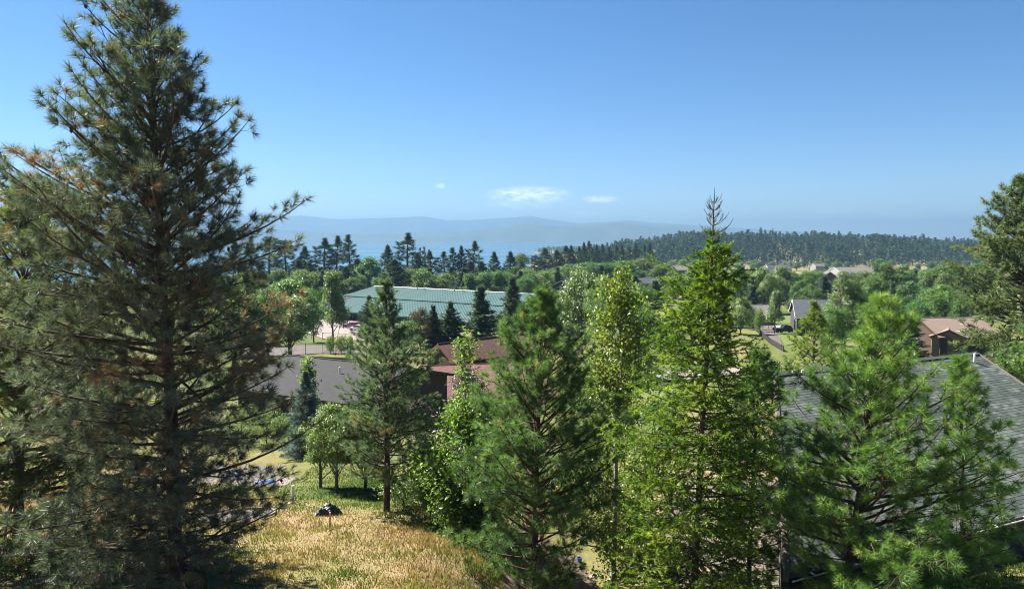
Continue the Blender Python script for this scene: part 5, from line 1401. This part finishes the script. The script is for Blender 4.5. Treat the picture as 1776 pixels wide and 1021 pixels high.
def mid(kind, px, top, D, w, label, group=None, name='tree', minH=2.0):
    parts, Hp, Rp = PROTO[kind]
    b = at(px, 500, D); z = G(b.x, D) - .15
    H = max(minH, at(px, top, D).z - z)
    s = w / 2 * D / F / Rp
    return plant(name, parts, (b.x, D, z), label, 'shrub' if 'shrub' in kind or kind == 'bush' else 'tree', mrng.random() * 6.28, (s, s, H / Hp), group)
def nm(k): return 'round_tree' if k in ('leafy0', 'leafy1') else 'poplar_tree' if k == 'poplar' else 'linden_tree' if k == 'linden' else 'pine_tree' if 'pine' in k else 'spruce_tree' if 'spruce' in k else 'shrub' if ('shrub' in k or k == 'bush') else 'maple_tree' if 'maple' in k else 'leafy_tree'
G1 = 'tall pines along the lake shore'
ROW = [('full_pine', 408, 418, 330, 46, 'shore pine half hidden by the tip of the dark pine boughs', G1), ('full_pine', 437, 413, 340, 34, 'first full shore pine right of the large dark pine', G1),
 ('broken_pine', 467, 413, 345, 36, 'shore pine with a pointed top and ragged right side', G1), ('broken_pine', 500, 419, 345, 42, 'leaning broom-topped shore pine', G1),
 ('full_pine', 530, 427, 345, 38, 'cone shaped shore pine left of the tall pair', G1), ('tall_pine', 561, 414, 345, 42, 'left tree of the tall pair of shore pines', G1), ('tall_pine', 582, 410, 350, 38, 'round topped right tree of the tall shore pair', G1),
 ('thin_pine', 607, 408, 340, 26, 'very slender tall pine on a bare trunk left of the teal roof', G1), ('leafy2', 638, 446, 330, 56, 'broad green tree right of the slender shore pine', None), ('full_pine', 673, 425, 345, 36, 'dark pine standing over the teal roof ridge', G1),
 ('tall_pine', 705, 405, 345, 44, 'tallest big crowned pine above the teal roof', G1), ('full_pine', 724, 438, 335, 34, 'lower dark pine leaning to the tallest crown', G1), ('tall_pine', 750, 436, 345, 34, 'ragged pine right of the tallest crown', G1),
 ('thin_pine', 771, 437, 350, 22, 'narrow pine in the gap above the teal roof', G1), ('thin_pine', 786, 430, 345, 24, 'narrow bushy pine left of the twin tops', G1), ('full_pine', 800, 426, 345, 26, 'left pointed pine of the twin tops', G1), ('tall_pine', 819, 419, 345, 34, 'right taller pine of the twin tops', G1),
 ('full_pine', 857, 436, 335, 30, 'pointed dark pine at the right end of the open water', G1), ('full_pine', 885, 436, 335, 34, 'second pointed dark pine at the right end of the open water', G1),
 ('leafy0', 520, 468, 270, 70, 'green round tree beneath the leaning shore pine', None), ('spruce', 556, 462, 300, 44, 'dark conifer beneath the tall shore pair', None), ('leafy1', 600, 470, 300, 44, 'grey-green tree at the foot of the slender pine', None),
 ('leafy1', 690, 466, 300, 48, 'round green tree just over the teal ridge', None), ('spruce', 714, 462, 310, 44, 'dark fir behind the teal ridge', None), ('spruce', 745, 464, 300, 46, 'second dark fir behind the teal ridge', None), ('leafy3', 772, 474, 290, 40, 'pale round tree over the middle of the teal ridge', None),
 ('spruce', 805, 464, 300, 50, 'wide dark fir over the middle of the teal ridge', None), ('dark_spruce', 836, 466, 300, 56, 'broad dark fir over the right half of the teal ridge', None), ('spruce', 868, 470, 290, 48, 'dark fir over the right end of the teal ridge', None),
 ('leafy0', 896, 462, 330, 50, 'soft green tree beyond the right end of the hall', None), ('leafy2', 918, 474, 290, 46, 'green tree left of the dark gabled house', None), ('leafy1', 940, 470, 300, 44, 'round tree behind the left gable corner of the dark house', None), ('slim_spruce', 967, 462, 330, 26, 'pointed spruce behind the dark gabled house', None),
 ('leafy3', 905, 440, 520, 40, 'pale tree at the edge of the bay', None), ('broken_pine', 923, 444, 480, 26, 'small dark pine beside the bay', None),
 ('full_pine', 945, 430, 480, 40, 'left big pine of the dark row behind the leafy wood', None), ('full_pine', 965, 433, 500, 34, 'brownish pine second in the dark row', None), ('tall_pine', 977, 427, 500, 32, 'pine third in the dark row', None),
 ('leafy0', 985, 458, 420, 70, 'wide round tree under the dark pine row', None), ('leafy1', 1015, 455, 430, 70, 'wide leafy crown above the sharp leaved maple', None), ('leafy3', 1048, 456, 430, 64, 'leafy crown left of the aspen top', None), ('leafy0', 1085, 452, 440, 76, 'leafy crown right of the aspen top', None),
 ('leafy1', 1122, 448, 450, 80, 'biggest dark leafy crown left of the larch top', None), ('leafy2', 1150, 460, 400, 60, 'leafy crown close left of the larch top', None), ('spruce', 1137, 486, 260, 46, 'dark spruce between aspen and larch', None),
 ('leafy0', 1108, 492, 230, 56, 'grey-green tree between aspen and larch', None), ('leafy3', 1172, 478, 330, 60, 'leafy tree behind the left side of the larch', None), ('dark_spruce', 1120, 528, 130, 54, 'blue-green spruce right of the aspen crown', None), ('dark_spruce', 1160, 540, 120, 60, 'shaded spruce behind the left boughs of the larch', None),
 ('spruce', 970, 505, 200, 50, 'dark fir right of the big dark spruce', None), ('leafy1', 945, 500, 220, 44, 'small round tree below the dark gabled house', None)]
G2 = 'row of dark pines beyond the leafy wood'
for a in ROW: mid(a[0], a[1], a[2], a[3], a[4] * (1.35 if 'pine' in a[0] else 1.5 if 'spruce' in a[0] else 1.2), a[5], a[6], nm(a[0]))
for i, (px, top, w) in enumerate(((990, 425, 30), (1003, 428, 26), (1012, 420, 26), (1022, 419, 30), (1034, 424, 26), (1045, 424, 28), (1056, 428, 26), (1066, 426, 26), (1078, 424, 26), (1090, 428, 28), (1102, 421, 26), (1114, 424, 26), (1126, 420, 24))):
    mid(('full_pine', 'tall_pine')[i % 2], px, top, 500 + 14 * i, w, ('leftmost', 'second', 'third', 'fourth', 'fifth', 'sixth', 'middle', 'eighth', 'ninth', 'tenth', 'eleventh', 'twelfth', 'rightmost')[i] + ('' if i in (0, 12) else ' from left') + ' dark pine in the row behind the leafy wood', G2, 'pine_tree')
RIGHT = [('maple', 1010, 470, 118, 96, 'sharp leaved green maple behind the centre pine', None), ('maple', 1046, 478, 112, 60, 'right half of the green maple clump behind the aspen', None),
 ('dark_spruce', 889, 478, 132, 66, 'big dark drooping spruce at the right end of the teal roof', None), ('slim_spruce', 834, 494, 128, 56, 'tall green conifer in front of the teal roof', None), ('dark_spruce', 781, 522, 128, 56, 'bluish fir in front of the teal roof', None), ('spruce', 751, 528, 126, 40, 'smaller fir left of the bluish fir by the teal roof', None),
 ('red_shrub', 728, 534, 124, 44, 'reddish tinged tree in front of the teal roof valley', None), ('dark_spruce', 640, 512, 150, 44, 'dark fir at the porch end of the teal hall', None), ('linden', 576, 470, 128, 58, 'upright street tree with a clear trunk before the parking lot', None),
 ('maple', 500, 486, 112, 112, 'bright green broad tree left of the street tree', None), ('maple', 462, 500, 105, 70, 'bright green tree seen past the dark pine boughs', None), ('leafy1', 542, 500, 140, 46, 'darker tree between the bright tree and the street tree', None),
 ('linden', 1345, 504, 160, 34, 'slim young tree at the bend of the road', None), ('maple', 1286, 516, 158, 44, 'dark green tree shading the driveway left of the road', None), ('maple', 1325, 464, 235, 44, 'left half of the round bright maple', None), ('maple', 1352, 462, 240, 54, 'right half of the round bright maple', None),
 ('dark_spruce', 1305, 480, 235, 34, 'dark spruce left of the round bright maple', None), ('leafy1', 1284, 476, 250, 40, 'green tree beside the larch right side', None), ('leafy2', 1380, 494, 215, 28, 'light green tree before the slate roofed long house', None), ('leafy0', 1406, 494, 210, 46, 'dark round tree behind the slate garage', None),
 ('spruce', 1430, 478, 230, 40, 'blue-green fir behind the slate garage', None), ('tall_maple', 1463, 471, 132, 70, 'tall rounded yellow-green tree right of the slate garage', None), ('leafy1', 1445, 530, 110, 60, 'grey-green tree low between the garage and the bright pine', None),
 ('poplar', 1535, 459, 215, 60, 'wide feathery tree behind the bright pine top', None), ('poplar', 1562, 462, 220, 50, 'right partner of the feathery tree', None), ('leafy2', 1512, 480, 200, 50, 'green tree left of the bright pine top', None), ('dark_spruce', 1548, 488, 150, 38, 'near black conifer right of the bright pine tip', None),
 ('leafy0', 1640, 494, 150, 84, 'dense dark round tree behind the tan roof', None), ('leafy1', 1598, 520, 140, 52, 'green tree left of the dense dark round tree', None), ('leafy2', 1668, 520, 135, 40, 'bright green edge tree left of the clumped pine', None), ('spruce', 1585, 548, 92, 56, 'fir in front of the left end of the tan roof', None),
 ('leafy1', 1650, 458, 240, 66, 'leafy tree high behind the dense dark tree', None), ('leafy0', 1690, 456, 250, 70, 'big leafy tree left of the clumped pine top', None), ('leafy3', 1640, 472, 205, 40, 'yellowish green tree above the dense dark tree', None), ('leafy2', 1615, 470, 260, 46, 'leafy tree above the green tree by the tan roof', None),
 ('leafy0', 1580, 488, 180, 50, 'dark leafy tree behind the near black conifer', None), ('leafy1', 1497, 470, 260, 46, 'dark leafy tree behind the tall rounded tree', None), ('leafy3', 1524, 450, 400, 50, 'domed tree in front of the long pinkish roof end', None), ('orange_shrub', 1366, 512, 290, 14, 'small orange leaved shrub by the slate garage', None),
 ('bush', 1318, 536, 165, 18, 'clipped dark bush beside the driveway apron', None), ('bush', 1300, 528, 172, 26, 'rounded bush at the street corner by the dark tree', None), 
 ('leafy3', 1225, 500, 220, 70, 'leafy tree seen through the larch boughs', None), ('leafy1', 1255, 512, 180, 54, 'dark leafy tree right behind the larch boughs', None), ('leafy0', 1200, 520, 150, 60, 'shaded leafy tree behind the larch middle', None),
 ('bush', 590, 582, 118, 20, 'low hedge bush at the front of the parking lot', None), ('bush', 606, 583, 118, 20, 'second low hedge bush at the front of the parking lot', None), ('bush', 571, 583, 118, 18, 'low hedge bush under the street tree', None), ('bush', 660, 590, 110, 30, 'bushy hedge right of the parking lot behind the slim pine', None),
 ('leafy1', 700, 556, 118, 60, 'small leafy tree behind the slim blue-green pine', None), ('leafy2', 880, 548, 100, 40, 'yellow-green tree at the right end of the red-brown roof', None), ('leafy3', 985, 560, 95, 56, 'green tree behind the right shoulder of the centre pine', None), ('leafy0', 1250, 600, 80, 60, 'green tree low behind the larch', None),
 ('bush', 900, 690, 55, 60, 'leafy bush behind the centre pine', None), ('leafy1', 1110, 590, 85, 50, 'dark leafy tree behind the aspen and the larch', None), ('bush', 1010, 640, 62, 60, 'leafy bush between the centre pine and the aspen trunk', None), ('bush', 1150, 690, 48, 70, 'bush behind the lower larch boughs', None),
 ('linden', 1345, 622, 62, 60, 'pale pine-green tree at the left end of the near ridge', None)]
for a in RIGHT: mid(a[0], a[1], a[2], a[3], a[4] * (1.45 if 'spruce' in a[0] else 1.1), a[5], a[6], nm(a[0]), 1.2)

# what the uncounted-looking trees are named by: the nearest landmark, the side of it they stand on, and their order there
ANCHORS = [(530, 58, 'the charcoal roof'), (770, 78, 'the red-brown gable'), (625, 200, 'the teal roof porch end'), (700, 218, 'the teal roof left half'), (800, 205, 'the teal roof right half'), (890, 195, 'the teal roof far end'),
    (1400, 160, 'the slate garage'), (1625, 112, 'the tan roof'), (977, 300, 'the dark gabled house'), (1389, 330, 'the pale gable front house'), (1402, 300, 'the long slate roof'), (1490, 470, 'the long pinkish roof'),
    (1437, 440, 'the dark walled gable house'), (1337, 600, 'the grey valley roofs'), (1278, 520, 'the pale roof by the larch tip'), (1180, 560, 'the brownish long roof'), (1066, 430, 'the white walled house'), (1117, 380, 'the low grey roof'),
    (1545, 640, 'the tan valley house'), (1588, 620, 'the cream house'), (1418, 800, 'the white house under the ridge'), (1357, 900, 'the small white ridge house'), (1328, 160, 'the bend of the road'), (576, 128, 'the street tree'),
    (607, 340, 'the slender bare-trunked pine'), (705, 345, 'the tallest shore pine'), (818, 345, 'the twin topped shore pines'), (470, 345, 'the ragged shore pine'), (1720, 62, 'the clumped pine'), (1660, 240, 'the trees above the tan roof'), (950, 480, 'the bay'), (1463, 132, 'the tall rounded maple')]
PENDING = []
def later(o, phrase, px, D): PENDING.append((o, phrase, px, D))
def name_by_place():
    sets = {}
    for o, phrase, px, D in PENDING:
        ax, aD, an = min(ANCHORS, key=lambda a: ((a[0] - px) / 34) ** 2 + ((a[1] - D) / (25 + .22 * a[1])) ** 2)
        dx = px - ax
        rel = ('behind' if D > aD else 'in front of') if abs(dx) < 22 else ('left of' if dx < 0 else 'right of')
        sets.setdefault((phrase, rel, an), []).append((px, o))
    words = ['leftmost', 'second', 'third', 'fourth', 'fifth', 'sixth', 'seventh', 'eighth', 'ninth', 'tenth', 'eleventh', 'twelfth', 'thirteenth', 'fourteenth']
    for (phrase, rel, an), lst in sets.items():
        lst.sort(key=lambda t: t[0])
        for i, (px, o) in enumerate(lst):
            n = len(lst)
            if n == 1: lab = phrase
            elif i == n - 1: lab = 'rightmost ' + phrase
            elif i == 0: lab = 'leftmost ' + phrase
            else: lab = words[min(i, 13)] + ' from left ' + phrase
            lab = lab + ' ' + rel + ' ' + an
            o['label'] = lab if len(lab.split()) <= 16 else lab.replace(' from left', '').replace(' in front of ', ' before ')
# ---- small trees over the valley floor
vr = random.Random(17)
KN = [('leafy0', 'small round green tree'), ('leafy1', 'small full leafy tree'), ('leafy3', 'small lumpy leafy tree'), ('spruce', 'small dark conifer'), ('leafy2', 'small upright leafy tree')]
n = 0
while n < 190:
    px = vr.uniform(1060, 1740); D = 300 + 700 * vr.random() ** .8
    if 1360 < px < 1450 and D < 330: continue
    hgt = vr.uniform(7.5, 14.5)
    kind, lab = vr.choice(KN)
    x = (px - CX) / F * D
    d = EYE - G(x, D) - hgt
    top = CY + F * math.tan(math.atan(d / D) - PITCH)
    later(mid(kind, px, top, D, hgt * vr.uniform(.75, 1.15) * (.7 if kind == 'spruce' else 1) / D * F, lab, 'small trees over the valley floor', nm(kind)), lab, px, D)
    n += 1
# ---- the belt of woodland between the houses and the lake
KW = [('leafy0', 'mid green woodland tree'), ('leafy1', 'full leafy woodland tree'), ('leafy3', 'lumpy woodland tree'), ('spruce', 'dark woodland conifer'), ('full_pine', 'woodland pine tree')]
def clear(px, D, w):
    """keep trees off the hall, the lots, the road and the roofs"""
    x = (px - CX) / F * D
    if -56 < x < 12 and 165 < D < 262: return False
    if 505 < px < 1000 and 88 < D < 262: return False
    if 1240 < px < 1470 and D < 235: return False
    if 700 < px < 960 and D < 112: return False
    if 1560 < px < 1720 and D < 132: return False
    if 930 < px < 1030 and 255 < D < 330: return False
    return True
n = 0
while n < 170:
    px = vr.choice((vr.uniform(330, 1760), vr.uniform(400, 1000))); D = vr.choice((vr.uniform(90, 330), vr.uniform(262, 335), vr.uniform(262, 335)))
    if not clear(px, D, 0): continue
    hgt = vr.uniform(7, 12) if D < 220 else vr.uniform(8, 14)
    kind, lab = vr.choice(KW[:4] if D < 240 else KW)
    if kind == 'full_pine': hgt *= 1.3
    x = (px - CX) / F * D
    d = EYE - G(x, D) - hgt
    later(mid(kind, px, CY + F * math.tan(math.atan(d / D) - PITCH), D, hgt * vr.uniform(.7, 1.0) * (.9 if kind in ('spruce', 'full_pine') else 1) / D * F, lab, 'trees in the belt of woodland', nm(kind)), lab, px, D)
    n += 1
name_by_place()
# ---- the wooded ridge: the largest sky line pines singly, the rest as one mass
def low_poly_pine(seed):
    r = np.random.default_rng(seed); a = Acc()
    tube(a, [(0, 0, 0), (0, 0, .9)], [.016, .006], 4, .1)
    P, A, L = [], [], []
    for k in range(19):
        f = .16 + .82 * (k + .5) / 19; rad = .17 * (1 - (f - .16) / .86) ** .75 * (1 + .3 * r.normal()) + .01; az = k * 2.4
        P.append([math.cos(az) * rad, math.sin(az) * rad, f + r.normal() * .01]); A.append([math.cos(az), math.sin(az), .15]); L.append(.075 + .03 * (1 - f))
    tufts(a, np.array(P), np.array(A), np.array(L) * 1.3, .5 + r.normal(size=len(P)) * .2, 4, .105, .08, r, 20, 100)
    return a
def forest():
    r = np.random.default_rng(77)
    prot = []
    for s in range(4):
        a = low_poly_pine(500 + s); prot.append((np.concatenate(a.v), np.concatenate(a.f3), np.concatenate(a.f4), np.concatenate(a.t)))
    mesh_s = [low_poly_pine(500 + s).mesh('crown', M_farpine) for s in range(4)]
    def sites(n, ulo, uhi, ylo, yhi):
        y = ylo + (yhi - ylo) * r.random(n); x = (ulo + (uhi - ulo) * r.random(n)) * y
        return x, y
    acc = Acc(); cnt = 0
    x, y = sites(5400, .09, .90, 1060, 1640)
    z = ground(x, y); u = x / y
    den = vnoise(x, y, 70, 3)
    bare = (np.exp(-((u - .372) / .016) ** 2 - ((y - 1240) / 80) ** 2) + .9 * np.exp(-((u - .350) / .022) ** 2 - ((y - 1345) / 36) ** 2) + .8 * np.exp(-((u - .478) / .02) ** 2 - ((y - 1290) / 26) ** 2) + .6 * np.exp(-((u - .20) / .02) ** 2 - ((y - 1260) / 50) ** 2))
    keep = (den - bare * .42 > .24) & (z > 8)
    # open floor near the foot of the ridge
    keep &= r.random(len(x)) < .35 + .65 * sstep(1080, 1240, y)
    x, y, z = x[keep], y[keep], z[keep]
    h = (9 + 17 * r.random(len(x)) ** 1.3) * (.5 + 1.0 * vnoise(x, y, 70, 3))
    # sky line: nearest to the crest
    crest = np.argsort(np.abs(y - 1450) - h * 6)[:170]
    single = set(crest.tolist())
    for i in range(len(x)):
        if i in single: continue
        v, f3, f4, t = prot[i % 4]
        a = r.random() * 6.28; c, s = math.cos(a), math.sin(a); w = r.uniform(.95, 1.9)
        vv = np.stack([(v[:, 0] * c - v[:, 1] * s) * h[i] * w + x[i], (v[:, 0] * s + v[:, 1] * c) * h[i] * w + y[i], v[:, 2] * h[i] + z[i] - .3], 1)
        acc.add(vv, f3=f3, f4=f4, tint=(t * .7 + .5 * (vnoise(x[i], y[i], 40, 2) - .35) + r.normal() * .08).clip(0, .8))
    tag(link('forest', acc.mesh('forest', M_farpine)), 'dark pine wood covering the ridge', 'wood', kind='stuff')
    for i in crest:
        o = empty('ridge_pine', (x[i], y[i], z[i] - .3), r.random() * 6.28, (h[i] * r.uniform(.85, 1.35),) * 2 + (h[i],))
        tag(o, 'small dark pine on the sky line of the wooded ridge', 'tree', 'pines on the sky line of the wooded ridge')
        link('crown', mesh_s[i % 4], o)
    # point of land in the lake
    acc = Acc()
    n = 420
    y = r.uniform(2450, 3500, n); x = np.interp(y, _cy, _cx) + 22 + np.abs(r.normal(size=n)) * 130
    x2 = np.concatenate([x, np.interp(np.linspace(1050, 2400, 160), _cy, _cx) + 40 + np.abs(r.normal(size=160)) * 80]); y2 = np.concatenate([y, np.linspace(1050, 2400, 160)])
    z2 = ground(x2, y2)
    for i in range(len(x2)):
        if z2[i] < 1.0: continue
        v, f3, f4, t = prot[i % 4]; hh = r.uniform(9, 17) if y2[i] > 2400 else r.uniform(8, 14); w = r.uniform(1.2, 2.0)
        acc.add(np.stack([v[:, 0] * hh * w + x2[i], v[:, 1] * hh * w + y2[i], v[:, 2] * hh + z2[i] - .3], 1), f3=f3, f4=f4, tint=t)
    tag(link('shore_wood', acc.mesh('shore_wood', M_farpine)), 'low dark wood on the point of land in the lake', 'wood', kind='stuff')
    # clump far out
    for k, (px, top, w) in enumerate(((728, 429, 14), (736, 427, 14), (744, 430, 12))):
        D = 900; b = at(px, 440, D); z = max(.5, G(b.x, D)); hh = at(px, top, D).z - z
        o = empty('shore_pine', (b.x, D, z), r.random() * 6, (w / 2 * D / F / .2,) * 2 + (hh,)); tag(o, ('left', 'middle', 'right')[k] + ' tree of the hazy clump of three beyond the tallest shore pine', 'tree', 'hazy clump of trees out by the water'); link('crown', mesh_s[k], o)
forest()
